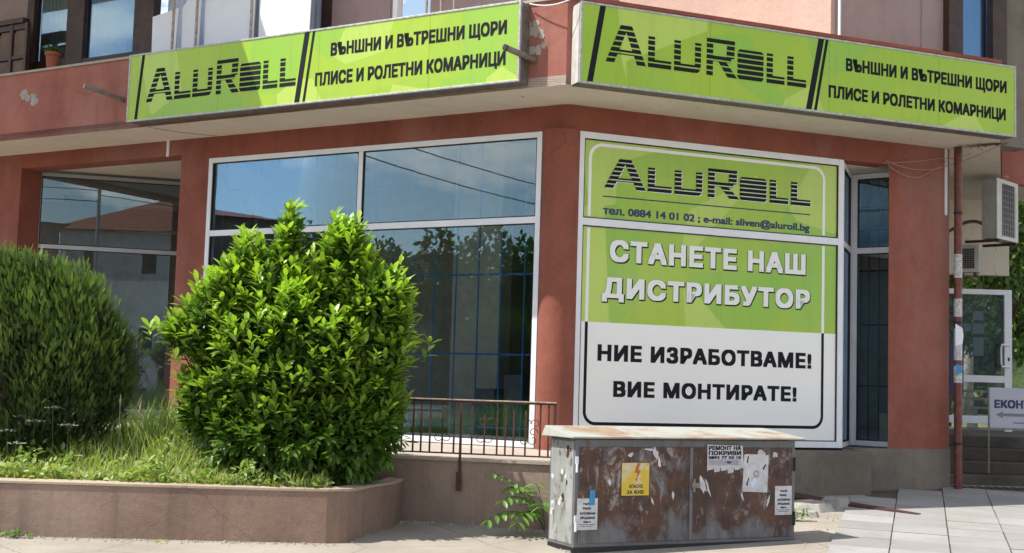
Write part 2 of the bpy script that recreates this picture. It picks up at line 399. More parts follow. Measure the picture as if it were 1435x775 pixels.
# striped word mark: convex pieces cut into horizontal bands
def clip(poly, z0, z1):
    def half(p, s, lim):
        out = []
        for i in range(len(p)):
            a, b = p[i], p[(i + 1) % len(p)]; ia = s * (a[1] - lim) >= 0; ib = s * (b[1] - lim) >= 0
            if ia: out.append(a)
            if ia != ib:
                t = (lim - a[1]) / (b[1] - a[1]); out.append((a[0] + t * (b[0] - a[0]), lim))
        return out
    p = half(poly, 1, z0)
    return half(p, -1, z1) if len(p) > 2 else []
def logo_polys():
    P = []; w = .032
    def rect(x0, x1, z0, z1): return [(x0, z0), (x1, z0), (x1, z1), (x0, z1)]
    # A
    P += [[(0, 0), (.040, 0), (.108, 1), (.070, 1)], [(.148, 0), (.190, 0), (.118, 1), (.080, 1)], rect(.045, .150, .22, .34), [(.075, .93), (.115, .93), (.118, 1), (.072, 1)]]
    H = .78
    def L(x0, x1): return [rect(x0, x0 + w, 0, H), rect(x0 + w - .001, x1, 0, .20)]
    P += L(.200, .312)
    P += [rect(.326, .326 + w, 0, H), rect(.357, .430, 0, .20), [(.428, .02), (.440, 0), (.452, .06), (.458, .2), (.458, H), (.428, H)]]
    # R
    P += [rect(.486, .486 + w, 0, 1), rect(.517, .605, .82, 1), [(.585, .47), (.625, .5), (.628, .95), (.605, 1), (.590, 1)], rect(.517, .610, .38, .52), [(.545, .38), (.585, .38), (.640, 0), (.592, 0)]]
    # O solid stripes
    P += [[(.652, 0), (.765, 0), (.775, .06), (.775, H - .06), (.765, H), (.652, H), (.642, H - .06), (.642, .06)]]
    P += L(.792, .886) + L(.900, 1.0)
    out = []
    n = 7; p = 1 / n
    for k in range(n):
        z0 = k * p; z1 = z0 + p * .72
        for q in P:
            c = clip(q, z0, z1)
            if len(c) > 2: out.append(c)
    return out
def logo(fr, a0, a1, zb, zt, off, mat, parent, name='word_mark'):
    mb = MB()
    for i, c in enumerate(logo_polys()):
        o = off + (i % 5) * .0006
        mb.fpoly(fr, [(a0 + x * (a1 - a0), zb + z * (zt - zb)) for x, z in c], off - .001, o + .001)
    return mb.build(name, mat, parent)

# ============================================================ SETTING: ground
def sheet(name, x0, x1, y0, y1, dz, mat, kind=True, xs=2):
    ys = sorted(set([y0, y1] + [y for y in (12.3, 30) if y0 < y < y1])); mb = MB()
    for a, b in zip(ys[:-1], ys[1:]):
        za = gz(0, min(a, 30)) + dz; zb = gz(0, min(b, 30)) + dz
        mb.add([(x0, a, za), (x1, a, za), (x1, b, zb), (x0, b, zb)], [(0, 1, 2, 3)])
    return struct(name, mb, mat)
sheet('ground', -400, 400, -400, 400, -.012, 'asphalt')
sheet('pavement', -60, 30, -9, 23, -.004, 'pavement')
sheet('park_lawn', 7.0, 120, 24.2, 120, .16, 'gardengrass')
sheet('park_path', 7.0, 40, 26.5, 28.0, .18, 'pavement')

# paving slabs on the right
d1 = Vector((.309, .951, 0)); d2 = Vector((.951, -.309, 0)); S0 = Vector((5.6, 18.18, 0)); SZ = .585
pav = struct('slab_paving', (lambda mb: (mb.add([(3.2, 11, -.002), (11, 9, -.002), (12.3, 12.3, -.002), (4.2, 12.3, -.002)], [(0, 1, 2, 3)]), mb.add([(4.2, 12.3, -.002), (12.3, 12.3, -.002), (12.9, 18.2, .2695), (5.0, 18.4, .2785)], [(0, 1, 2, 3)]), mb)[-1])(MB()), 'soil')
slabmesh = []
for k in range(5):
    mb = MB(); h = SZ / 2 - .006 - .0015 * random.random()
    rr = random.Random(k); c_ = [(-h, -h), (h, -h), (h, h), (-h, h)]
    c_ = [(x + rr.uniform(-.003, .003), y + rr.uniform(-.003, .003)) for x, y in c_]
    mb.prism(c_, -.045, 0); me = bpy.data.meshes.new('paving_slab')
    me.from_pydata([tuple(p) for p in mb.v], [], mb.f); me.materials.append(MT['slab']); slabmesh.append(me)
slope = math.atan(.046)
Q1 = FB.P(4.4, 0, .36); 
for i in range(-3, 8):
    for j in range(0, 15):
        c_ = S0 + d2 * (SZ * (i + .5)) - d1 * (SZ * (j + .5)) + d1 * .30
        if i == -3 and j > 1: continue
        if i == -2 and j > 3: continue
        if i == -1 and 5 < j: pass
        rel = c_ - CN
        inb = rel.dot(FB.n) < .22 and rel.dot(FB.e) < 6.2
        if rel.dot(FB.n) < .62 and rel.dot(FB.e) < 4.55: inb = True
        if inb or c_.y > 18.35: continue
        o = bpy.data.objects.new('paving_slab', random.choice(slabmesh)); COL.objects.link(o); o.parent = pav
        z = gz(0, c_.y) + .016 + random.uniform(-.003, .003)
        o.location = Vector((c_.x, c_.y, z)) - pav.location
        sl_ = slope if c_.y > 12.3 else 0
        o.rotation_euler = (Matrix.Rotation(sl_ + random.uniform(-.003, .003), 3, 'X') @ Matrix.Rotation(math.atan2(d2.y, d2.x) + random.choice((0, math.pi)), 3, 'Z')).to_euler()

# ============================================================ CORNER BUILDING
B0 = thing('corner_building', (.65, 16, .2), 'brick red corner shop building with projecting fascia slab and white framed shop windows', 'building')
def part(name, mb, mat, parent=B0, **k): return mb.build(name, mat, parent, **k)
def poly(pts, z0, z1, name, mat, parent=B0, **k):
    mb = MB(); mb.prism([(p[0], p[1]) for p in pts], z0, z1); return part(name, mb, mat, parent, **k)
Zs = 5.18
# pillars
mb = MB(); mb.fb(FA, -14, -10.30, -.2, Zs, -.42, 0); part('pillar', mb, 'red')
mb = MB(); mb.fb(FA, -6.67, -6.10, .1, Zs, -.45, 0); part('pillar', mb, 'red')
mb = MB(); mb.tube([(.601, 16.155, .70), (.601, 16.155, 2.8), (.601, 16.155, 4.853)], .252, 40, False); part('round_pillar', mb, 'red', smooth=False)
for p in B0.children[-1].data.polygons:
    if abs(p.normal.z) < .1: p.use_smooth = True
poly([FA.P(-.36, 0, -.003), CN + (FA.e * -.06), CN + FB.e * .06, FB.P(.17, 0, -.003), FB.P(.17, 0, -.35), FA.P(-.36, 0, -.35)], 4.852, Zs, 'lintel', 'red')
poly([FB.P(5.03, 0), FB.P(6.10, 0), FB.P(6.10, 0, -.6), (5.75, 18.5), (5.56, 18.32)], .83, Zs, 'pillar', 'red')
poly([FB.P(4.45, 0, .012), FB.P(6.112, 0, .012), FB.P(6.112, 0, -.6), (5.75, 18.5), (5.56, 18.3), FB.P(4.45, 0, -.3)], .05, .83, 'pillar_plinth', 'plinth')
# lintels
mb = MB(); mb.fb(FA, -10.30, -6.67, 4.94, Zs, -.38, -.002); part('lintel', mb, 'red')
mb = MB(); mb.fb(FA, -6.10, -.36, 4.852, Zs, -.3, -.002); part('lintel', mb, 'red')
mb = MB(); mb.fb(FB, .17, 5.03, 4.852, Zs, -.3, -.002); part('lintel', mb, 'red')
# plinth of the right bay
mb = MB(); mb.fb(FB, .30, 4.50, .0, .80, -.3, .34); part('plinth', mb, 'plinth', bevel=.012)
mb = MB(); mb.fb(FA, -6.10, -.36, .3, .775, -.25, -.012); part('plinth', mb, 'plinth')
# soffit slab, one polygon for the whole building
m95 = meet(.95, .95)
back = Vector((20, 34, 0))
poly([FA.P(-14, 0, .95), m95, FB.P(6.16, 0, .95), (8.2, 21.1), (8.9, 22.9), (9.5, 26), (-6, 34), (-13, 30)], Zs, 5.30, 'soffit_slab', 'soffit')
# thin drip edge, crack line in the soffit
mb = MB(); mb.tube([FA.P(-5.95, Zs - .002, .02), FA.P(-6.3, Zs - .002, .5), FA.P(-6.45, Zs - .002, .93)], .004, 4); part('soffit_joint', mb, 'gasket')
mb = MB(); mb.fb(FA, -6.98, -6.93, 4.93, Zs, .0, .015); part('white_trunking', mb, 'sheet')
# fascia
f1 = [FA.P(-9.85, 0, .95), m95, FB.P(6.16, 0, .95)]
m80 = meet(.80, .80)
poly([f1[0], m95, m80, FA.P(-9.85, 0, .80)], Zs + .001, 6.24, 'fascia', 'redfascia')
poly([m95, f1[2], FB.P(6.16, 0, .80), m80], Zs + .001, 6.24, 'fascia', 'redfascia')
poly([FA.P(-14, 0, .86), FA.P(-9.85, 0, .86), FA.P(-9.85, 0, .75), FA.P(-14, 0, .75)], Zs + .001, 6.12, 'fascia', 'redfascia')
m98, m78 = meet(.975, .975), meet(.76, .76)
poly([FA.P(-9.87, 0, .975), m98, m78, FA.P(-9.87, 0, .76)], 6.24, 6.275, 'fascia_coping', 'coverstone')
poly([m98, FB.P(6.18, 0, .975), FB.P(6.18, 0, .76), m78], 6.24, 6.29, 'fascia_coping', 'terracotta')
poly([FB.P(6.16, 0, .80), FB.P(6.16, 0, .949), (8.2, 21.1), (8.05, 21.1)], Zs + .001, 6.2, 'fascia', 'redfascia')
# terrace floor behind the fascia
poly([FA.P(-14, 0, .75), m80, FB.P(6.1, 0, .80), (8.0, 21.1), (9.5, 26), (-6, 34), (-13, 30)], 5.301, 5.95, 'terrace_floor', 'soffit')
# bare plaster patch on the corner fascia (raised flakes of missing render)
mb = MB()
rr = random.Random(5)
for k in range(16):
    a = m95 + FA.e * (-.30 - rr.random() * .2) ; z = 5.78 + rr.uniform(-.17, .2)
    a = a + FA.e * (-.10 * (z - 5.6) * 2)
    n_ = 6; r0 = rr.uniform(.03, .075); c_ = (a - CN).dot(FA.e)
    mb.fpoly(FA, [(c_ + r0 * rr.uniform(.6, 1.2) * math.cos(t * 6.283 / n_), z + r0 * rr.uniform(.6, 1.3) * math.sin(t * 6.283 / n_)) for t in range(n_)], .949, .953 + rr.random() * .006)
part('bare_plaster_patch', mb, 'coverstone', label='bare broken plaster patch on the corner fascia')
mb = MB()
for k in range(14):
    z = 5.82 + rr.uniform(-.1, .11); c_ = -8.97 + (5.82 - z) * 1.6 + rr.uniform(-.14, .12); r0 = rr.uniform(.03, .08); n_ = 7
    mb.fpoly(FA, [(c_ + r0 * rr.uniform(.6, 1.2) * math.cos(t * 6.283 / n_), z + r0 * rr.uniform(.5, 1.) * math.sin(t * 6.283 / n_)) for t in range(n_)], .949, .951 + rr.random() * .004)
part('bare_plaster_patch', mb, 'concrete', label='grey patch of worn render on the left fascia')

# ---- window builder: outer frame, mullions, gaskets, panes
def win(fr, a0, a1, zs, as_, name='shop_window', fw_=.075, off=0.0, dep=.07, frame='white_pvc', pane='glass', panes=None, label=None, parent=B0, sash=.0):
    """zs: z limits of rows (bottom..top), as_: limits of columns inside the frame"""
    fm = MB()
    z0, z1 = zs[0], zs[-1]
    fm.fb(fr, a0, a0 + fw_, z0, z1, off - dep, off); fm.fb(fr, a1 - fw_, a1, z0, z1, off - dep, off)
    fm.fb(fr, a0 + fw_, a1 - fw_, z0, z0 + fw_, off - dep, off - .001); fm.fb(fr, a0 + fw_, a1 - fw_, z1 - fw_, z1, off - dep, off - .001)
    rows = [z0 + fw_] + [z for z in zs[1:-1]] + [z1 - fw_]
    cols = [a0 + fw_] + list(as_) + [a1 - fw_]
    for z in zs[1:-1]: fm.fb(fr, a0 + fw_, a1 - fw_, z - fw_ / 2 - .005, z + fw_ / 2 + .005, off - dep, off - .002)
    for a in as_:
        for r in range(len(rows) - 1):
            zb = rows[r] + (fw_ / 2 + .005 if r else 0); zt = rows[r + 1] - (fw_ / 2 + .005 if r < len(rows) - 2 else 0)
            fm.fb(fr, a - fw_ / 2, a + fw_ / 2, zb, zt, off - dep, off - .003)
    root = fm.build(name, frame, parent, bevel=.004)
    if label: root['label'] = label
    gk = MB(); n = 0
    for r in range(len(rows) - 1):
        for c in range(len(cols) - 1):
            zb = rows[r] + (fw_ / 2 + .005 if r else 0); zt = rows[r + 1] - (fw_ / 2 + .005 if r < len(rows) - 2 else 0)
            al = cols[c] + (fw_ / 2 if c else 0); ar = cols[c + 1] - (fw_ / 2 if c < len(cols) - 2 else 0)
            g = .014
            gk.fb(fr, al, al + g, zb, zt, off - .05, off - .012); gk.fb(fr, ar - g, ar, zb, zt, off - .05, off - .012)
            gk.fb(fr, al + g, ar - g, zb, zb + g, off - .05, off - .013); gk.fb(fr, al + g, ar - g, zt - g, zt, off - .05, off - .013)
            pm = MB(); pm.fb(fr, al + g, ar - g, zb + g, zt - g, off - .036, off - .03)
            pm.build('pane', (panes or {}).get((r, c), pane), root)
    gk.build('gasket', 'gasket', root)
    return root
win(FA, -6.10, -.36, [.775, 3.70, 4.85], [-3.255], label='large four pane white shop window left of the corner pillar')
win(FB, .17, 4.26, [.83, 3.685, 4.85], [], panes={(0, 0): 'whitefilm', (1, 0): 'greenfilm'}, fw_=.085, label='white framed window fully covered by green and white film')
BW = B0.children[-1]
gw = win(FG, -.02, 3.7, [.88, 3.68, 4.95], [], frame='grey_alu', fw_=.06, label='two pane aluminium shop window set back behind the left pillar')
# return pane and narrow tilted window at the right of the film window
PA_, PB_, PC_ = FB.P(4.26, 0), Vector((5.03, 18.62, 0)), Vector((5.47, 18.29, 0))
def frame2(p, q, out=1):
    e = (q - p).normalized(); n = Vector((e.y, -e.x, 0)) * out; return Frame(p, e, n), (q - p).length
FR1, L1 = frame2(PA_ , PB_); FR2, L2 = frame2(PB_, PC_)
win(FR1, .01, L1, [.83, 3.685, 4.83], [], fw_=.07, label='white side pane turning into the recess')
win(FR2, 0.0, L2 + .08, [.83, 3.685, 4.83], [], fw_=.075, label='narrow two pane white window in the recess')
poly([FB.P(4.2, 0, -.302), FB.P(5.2, 0, -.302), (5.9, 18.3), (5.2, 19.0), (4.4, 18.6)], 4.84, 5.0, 'recess_ceiling', 'soffit')
poly([FB.P(4.26, 0, -.01), FB.P(5.02, 0, -.01), (5.7, 18.3), (5.1, 18.75)], .70, .815, 'recess_sill', 'plinth')
# recess behind the left pillars: ceiling and sill
poly([FA.P(-10.3, 0, -.385), FA.P(-6.2, 0, -.46), (-4.4, 22.6), (-8.3, 21.5)], 5.0, 5.1, 'recess_ceiling', 'soffit')
mb = MB(); mb.fb(FG, -.1, 3.7, .80, .88, -.15, .16); part('window_sill', mb, 'coverstone')
mb = MB(); mb.fb(FG, -.1, 3.7, .3, .80, -.15, .05); part('plinth', mb, 'plinth')
# ---- interior: floor, back walls, pale column, door opening, ceiling beam
poly([FA.P(-13, 0, -.5), FA.P(-.4, 0, -.26), FB.P(.3, 0, -.31), FB.P(4.2, 0, -.31), (5, 18.9), (5.8, 26), (-5, 31), (-13, 27)], .60, .76, 'interior_floor', 'int_dark')
mb = MB(); mb.box(-13, 6.5, 27, 27.2, .7, Zs); mb.box(6.05, 6.25, 18.6, 27, .3, Zs); part('interior_wall', mb, 'int_wall')
mb = MB(); mb.fb(FA, -2.92, -2.09, .76, Zs, -2.35, -2.0); part('interior_column', mb, 'int_pale')
mb = MB(); mb.fb(FA, -6.4, -3.6, .76, Zs, -5.0, -4.85); part('interior_partition', mb, 'int_wall')
mb = MB(); mb.fb(FG, .3, 3.5, 4.66, 4.80, -1.9, -1.6); mb.fb(FG, 1.2, 3.3, 4.3, 4.36, -2.9, -2.7); part('pale_ceiling_strip', mb, 'int_pale')  # pale strips under the room ceiling, giving no light
mb = MB()
for k in range(3): mb.fb(FA, -1.9 + k * .45, -1.6 + k * .45, .76, 1.5 + .2 * k, -1.4, -1.1)
part('interior_cabinet', mb, 'arrow')
# blue security bars inside
mb = MB(); bars = thing('window_grille', FA.P(-3.2, .80, -.20), 'blue painted security bars standing behind the large left shop window', 'window grille')
k = 0
a = -5.95
while a < -.45:
    b_ = MB(); b_.tube([FA.P(a, .80, -.2), FA.P(a, 4.83, -.2)], .011, 6, False); b_.build('bar', 'bar_blue', bars); a += .352
for z in (1.0, 1.96, 3.02):
    b_ = MB(); b_.fb(FA, -6.0, -.42, z - .012, z + .012, -.222, -.213); b_.build('cross_bar', 'bar_blue', bars)
mb = MB(); mb.fb(FR2, -.2, 1.0, .76, 3.9, -.95, -.9); part('interior_partition', mb, 'int_wall')
mb = MB(); mb.fb(FR2, .22, .55, .86, 1.30, -.6, -.5); part('interior_box', mb, 'int_pale')
g2 = thing('window_grille', FR2.P(.2, .9, -.2), 'dark security bars behind the narrow window beside the right pillar', 'window grille')
for k in range(4):
    b_ = MB(); b_.tube([FR2.P(.04 + k * .16, .85, -.15), FR2.P(.04 + k * .16, 4.8, -.15)], .010, 6, False); b_.build('bar', 'gasket', g2)
for z in (1.7, 2.6, 3.4, 4.0, 4.35):
    b_ = MB(); b_.fb(FR2, .0, .55, z - .012, z + .012, -.172, -.163); b_.build('cross_bar', 'gasket', g2)

# ---- upper storey
def up(fr, a0, a1, z0, z1, o0, o1, name, mat, **k):
    mb = MB(); mb.fb(fr, a0, a1, z0, z1, o0, o1); return part(name, mb, mat, **k)
ZT = 8.8
up(FA, -14, -10.37, 5.95, ZT, -.2, 0, 'upper_wall', 'mauve')
up(FA, -3.87, -2.84, 5.95, ZT, -.2, 0, 'upper_wall', 'mauve')
up(FA, -2.17, .6, 5.95, ZT, -.2, 0, 'upper_wall', 'mauve')
up(FA, -2.78, -2.70, 5.95, ZT, -.1, .03, 'door_frame', 'white_pvc')
up(FA, -2.84, -2.78, 5.95, ZT, -.1, -.01, 'door_reveal', 'mauve')
up(FA, -2.70, -2.17, 5.95, ZT, -.9, -.8, 'black_doorway_sheet', 'gasket')  # black sheet stands in for the unlit space behind the door frame
up(FA, -4.05, -3.87, 5.95, ZT, -.2, .02, 'upper_window_post', 'brownwood')
wb = MB()
for a0, a1 in ((-10.37, -10.2), (-9.38, -8.98), (-7.83, -7.40)): wb.fb(FA, a0, a1, 5.95, ZT, -.12, .03)
wb.fb(FA, -10.2, -9.38, 5.95, 6.75, -.1, .0); wb.fb(FA, -8.98, -7.83, 6.60, 6.68, -.1, .02); wb.fb(FA, -8.98, -7.83, 5.95, 6.2, -.1, .02)
uw = part('upper_window', wb, 'brownwood', label='dark brown framed windows of the flat above the left fascia')
lm = MB()
for k in range(9): lm.fb(FA, -10.19 + k * .09, -10.135 + k * .09, 6.75, ZT, -.16, -.13)
lm.build('vertical_blind', 'coverstone', uw)
lb = MB(); lb.fb(FA, -10.2, -9.38, 6.75, ZT, -.3, -.28); lb.fb(FA, -7.4, -4.05, 5.95, ZT, -.5, -.48); lb.build('black_room_sheet', 'gasket', uw)  # black sheets stand in for the darkness of the rooms
cm = MB()
n_ = 46; pts_ = []
def curtain(fr, a0, a1, z0, z1, off, name, mat, parent, amp=.03, per=.17):
    mb = MB(); n = int((a1 - a0) / .02); vs = []
    for i in range(n + 1):
        a = a0 + (a1 - a0) * i / n; o_ = off + amp * math.sin(a / per * 6.283) + amp * .5 * math.sin(a / per * 2.3 * 6.283 + 1)
        vs += [fr.P(a, z0, o_), fr.P(a, z1, o_)]
    mb.add(vs, [(2 * i, 2 * i + 2, 2 * i + 3, 2 * i + 1) for i in range(n)])
    return mb.build(name, mat, parent, smooth=True)
curtain(FA, -8.98, -7.83, 6.0, ZT, -.12, 'curtain', 'curtain', uw)
curtain(FA, -7.42, -5.2, 6.0, ZT, -.30, 'curtain', 'curtain', uw)
curtain(FA, -4.45, -4.05, 6.0, ZT, -.05, 'curtain', 'curtain', uw, .02, .1)
gm = MB(); gm.fb(FA, -8.98, -7.83, 6.2, 6.60, -.05, -.045); gm.fb(FA, -8.98, -7.83, 6.68, ZT, -.05, -.045); gm.build('pane', 'glassclear', uw)
gm = MB(); gm.fb(FA, -10.2, -9.38, 6.75, ZT, -.06, -.055); gm.build('pane', 'glassclear', uw)
# unseen slabs added for shade: balcony over left half, smaller one over doorway
poly([FA.P(-16, 0, 2.8), FA.P(-5.75, 0, 2.8), FA.P(-5.75, 0, -.2), FA.P(-16, 0, -.2)], ZT, 9.0, 'unseen_shade_slab', 'soffit')
poly([FA.P(-5.749, 0, 1.2), FA.P(.3, 0, 1.2), FA.P(.3, 0, -.2), FA.P(-5.749, 0, -.2)], ZT, 9.0, 'unseen_shade_slab', 'soffit')
# oriel wall (turned like the left facade) above the right sign
q = FB.P(3.80, 0, .30); FP = Frame(q, FA.e, FA.n)
up(FP, -4.4, 0, 5.95, ZT + .2, -.2, 0, 'oriel_wall', 'pink')
mb = MB(); mb.fb(FB, 3.84, 5.84, 5.95, ZT + .2, .0, .15); part('upper_wall', mb, 'mauve')
mb = MB(); mb.fb(FB, 5.46, 5.84, 5.95, ZT + .2, .15, .17); part('upper_wall', mb, 'mauve')
mb = MB(); mb.tube([FB.P(3.93, 5.9, .32), FB.P(3.93, ZT, .32)], .022, 8); part('white_downpipe', mb, 'white_pvc')
wb = MB(); wb.fb(FB, 5.84, 6.09, 5.95, ZT, .05, .3); wb.fb(FB, 6.64, 6.90, 5.95, ZT, .05, .3); wb.fb(FB, 6.09, 6.64, 5.95, 6.3, .05, .28)
uw2 = part('upper_window', wb, 'brownwood', label='brown framed window above the right end of the right sign')
curtain(FB, 6.09, 6.64, 6.3, ZT, .08, 'curtain', 'curtain', uw2, .02, .2)
gm = MB(); gm.fb(FB, 6.09, 6.64, 6.3, ZT, .17, .176); gm.build('pane', 'glass', uw2)
mb = MB(); mb.fb(FB, 6.92, 7.5, 5.3, ZT, -.2, .1); part('upper_corner_post', mb, 'plinth')
mb = MB(); mb.fb(FB, 3.85, 9.0, ZT + .201, 10.6, -2.5, .95); part('unseen_shade_storey', mb, 'mauve')  # unseen storey pushed outwards so its shadow reaches the right paving
# next section of the building beyond the passage
mb = MB(); mb.box(8.22, 12, 21.1, 21.3, Zs, 7.1); part('far_fascia', mb, 'redfascia')
poly([(8.23, 21.3), (12, 21.3), (12, 23), (8.93, 22.9)], Zs + .002, 5.32, 'far_soffit', 'soffit')
mb = MB(); mb.box(7.0, 9.05, 22.9, 23.1, 3.8, Zs - .001); part('passage_beam', mb, 'soffit')
mb = MB(); mb.box(8.2, 12, 21.3, 23, 7.101, 12); part('upper_wall', mb, 'mauve')
mb = MB(); mb.box(6.26, 7.55, 22.0, 22.25, .9, 3.9); part('passage_wall', mb, 'int_wall')
# passage steps
stp = thing('entrance_steps', (8.5, 19.5, .2), 'worn shaded concrete steps leading up to the passage door', 'steps')
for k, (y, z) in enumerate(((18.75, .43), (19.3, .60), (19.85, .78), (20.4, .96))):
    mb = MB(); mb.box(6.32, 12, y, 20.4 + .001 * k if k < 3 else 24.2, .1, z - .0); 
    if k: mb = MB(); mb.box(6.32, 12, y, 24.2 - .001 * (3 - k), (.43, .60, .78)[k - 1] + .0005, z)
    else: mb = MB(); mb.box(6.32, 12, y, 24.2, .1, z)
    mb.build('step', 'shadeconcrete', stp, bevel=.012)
# low retaining wall carrying the railing
lw = [(-2.3, 14.16), (.55, 13.525), (.72, 14.2), (1.02, 15.98), FA.P(-.5, 0, -.02), FA.P(-6.1, 0, -.02), FA.P(-6.66, 0, .01), FA.P(-6.68, 0, -.4), (-4.5, 22.0), (-8.1, 21.3), FA.P(-10.3, 0, .01), FA.P(-12, 0, .01), FA.P(-12, 0, 1.8), FA.P(-7, 0, 1.5)]
mb = MB(); mb.prism([(p[0], p[1]) for p in lw], -.05, .735)
lwo = one('terrace_wall', mb, 'lowwall', 'low grey brown cement terrace wall carrying the rusty railing', 'wall')
mb = MB(); cp_ = [(-2.3, 14.13), (.575, 13.495), (.745, 14.2), (1.04, 15.96)] + lw[4:]
mb.prism([(p[0], p[1]) for p in cp_], .7355, .765); mb.build('coping', 'coverstone', lwo)
# planter
def offset_path(pts, w):
    out = []
    for i, p in enumerate(pts):
        a = Vector(pts[max(i - 1, 0)]); b = Vector(pts[min(i + 1, len(pts) - 1)]); d = (b - a).normalized()
        out.append((p[0] - d.y * w, p[1] + d.x * w))
    return out
pp = [(-12, 12.0), (-4.87, 12.2), (-2.2, 12.32), (-1.72, 12.34), (-1.60, 12.37), (-1.53, 12.44), (-1.47, 12.56), (-1.34, 12.95), (-1.16, 13.5), (-1.12, 13.94)]
mb = MB(); ip = offset_path(pp, .15); n = len(pp); vs = []; fs = []
for i in range(n):
    (x, y), (u, v) = pp[i], ip[i]; z = gz(0, y) - .03
    vs += [(x, y, z), (x, y, .49), (u, v, .49), (u, v, z)]
for i in range(n - 1):
    for k in range(4): fs.append((4 * i + k, 4 * i + 4 + k, 4 * i + 4 + (k + 1) % 4, 4 * i + (k + 1) % 4))
fs += [(3, 2, 1, 0), (4 * n - 4, 4 * n - 3, 4 * n - 2, 4 * n - 1)]
mb.add(vs, fs); pl_ = one('planter_wall', mb, 'planter', 'low brown cement planter wall with a rounded right end', 'planter')
op = offset_path(pp, -.008); ip = offset_path(pp, .165); vs = []
for i in range(n):
    for (x, y), z in ((op[i], .491), (op[i], .520), (ip[i], .53), (ip[i], .491)): vs.append((x, y, z + .003 * math.sin(i * 2)))
mb = MB(); mb.add(vs, fs); mb.build('cap', 'cap', pl_, bevel=.006)
mb = MB(); mb.prism([(-12, 12.14), (-4.8, 12.33), (-1.75, 12.46), (-1.62, 12.6), (-1.45, 13.1), (-1.24, 13.94), (-2.29, 14.14), FA.P(-7, 0, 1.52)[:2], FA.P(-12, 0, 1.82)[:2]], .0, .46)
struct('planter_soil', mb, 'soil')

# ============================================================ SHOP SIGNS
def pgram(fr, at, ab, w, zb, zt, off, parent):
    mb = MB(); mb.fpoly(fr, [(ab - w / 2, zb), (ab + w / 2, zb), (at + w / 2, zt), (at - w / 2, zt)], off, off + .0015); return mb.build('stripe', 'black', parent)
def shop_sign(fr, a0, a1, z0, z1, label, lg, t1, t2, stripes, capmat):
    r = thing('shop_sign', fr.P((a0 + a1) / 2, z0, 1.05), label, 'shop sign')
    o0, o1 = .951, 1.19
    mb = MB(); mb.fb(fr, a0, a1, z0, z1, o0, o1); b = mb.build('sign_box', 'signbox', r, bevel=.004)
    mb = MB(); w = .022
    mb.fb(fr, a0 - .004, a1 + .004, z1 - w, z1 + .004, o1 - .03, o1 + .012); mb.fb(fr, a0 - .004, a1 + .004, z0 - .004, z0 + w, o1 - .03, o1 + .012)
    mb.fb(fr, a0 - .004, a0 + w, z0 + w, z1 - w, o1 - .03, o1 + .011); mb.fb(fr, a1 - w, a1 + .004, z0 + w, z1 - w, o1 - .03, o1 + .011)
    mb.build('rim', 'signrim', r, bevel=.003)
    mb = MB(); mb.fb(fr, a0 + w, a1 - w, z0 + w, z1 - w, o1 - .01, o1 + .004); mb.build('sign_face', 'green', r)
    if capmat:
        mb = MB(); mb.fb(fr, a0 - .006, a0 - .001, z0 + .01, z1 - .01, o0 + .01, o1 - .035); mb.build('end_cap', capmat, r)  # pale colour stands for the sun on this end of the sign
    f = o1 + .0045
    for k in range(1, 4):
        a = a0 + (a1 - a0) * (k / 4 + .017 * k); mb = MB(); mb.fb(fr, a, a + .004, z0 + w, z1 - w, o1 + .0041, o1 + .0046); mb.build('panel_seam', 'olive', r)
    for k in range(9):
        a = a0 + .12 + (a1 - a0 - .24) * k / 8
        for z in (z0 + .012, z1 - .010): mb = MB(); mb.tube([fr.P(a, z, o1 + .012), fr.P(a, z, o1 + .016)], .008, 6); mb.build('rivet', 'signrim', r)
    logo(fr, lg[0], lg[1], lg[2], lg[3], f + .001, 'black', r)
    for (a, b_, zb, zt, body) in (t1, t2): lettering(fr, body, a, b_, zb, zt, f, 'black', r, bold=.052, sp=1.03)
    for at, ab, w_ in stripes: pgram(fr, at, ab, w_, z0 + w, z1 - w, f, r)
    return r
shop_sign(FA, -6.62, -.06, 5.215, 6.205, 'long green lightbox sign left of the corner, a steel tube before its right end',
          (-6.245, -3.495, 5.475, 5.975), (-2.925, -.245, 5.815, 5.993, 'ВЪНШНИ И ВЪТРЕШНИ ЩОРИ'), (-3.165, -.250, 5.430, 5.612, 'ПЛИСЕ И РОЛЕТНИ КОМАРНИЦИ'),
          ((-3.33, -3.46, .085), (-3.215, -3.343, .042), (-6.34, -6.437, .055)), None)
shop_sign(FB, -.385, 6.215, 5.165, 6.150, 'long green lightbox sign right of the corner with a pale sunlit end cap',
          (-.05, 2.79, 5.460, 5.945), (3.40, 6.055, 5.755, 5.925, 'ВЪНШНИ И ВЪТРЕШНИ ЩОРИ'), (3.135, 6.038, 5.375, 5.540, 'ПЛИСЕ И РОЛЕТНИ КОМАРНИЦИ'),
          ((-.10, -.25, .075), (3.018, 2.835, .085), (3.106, 2.936, .042)), 'signcap')

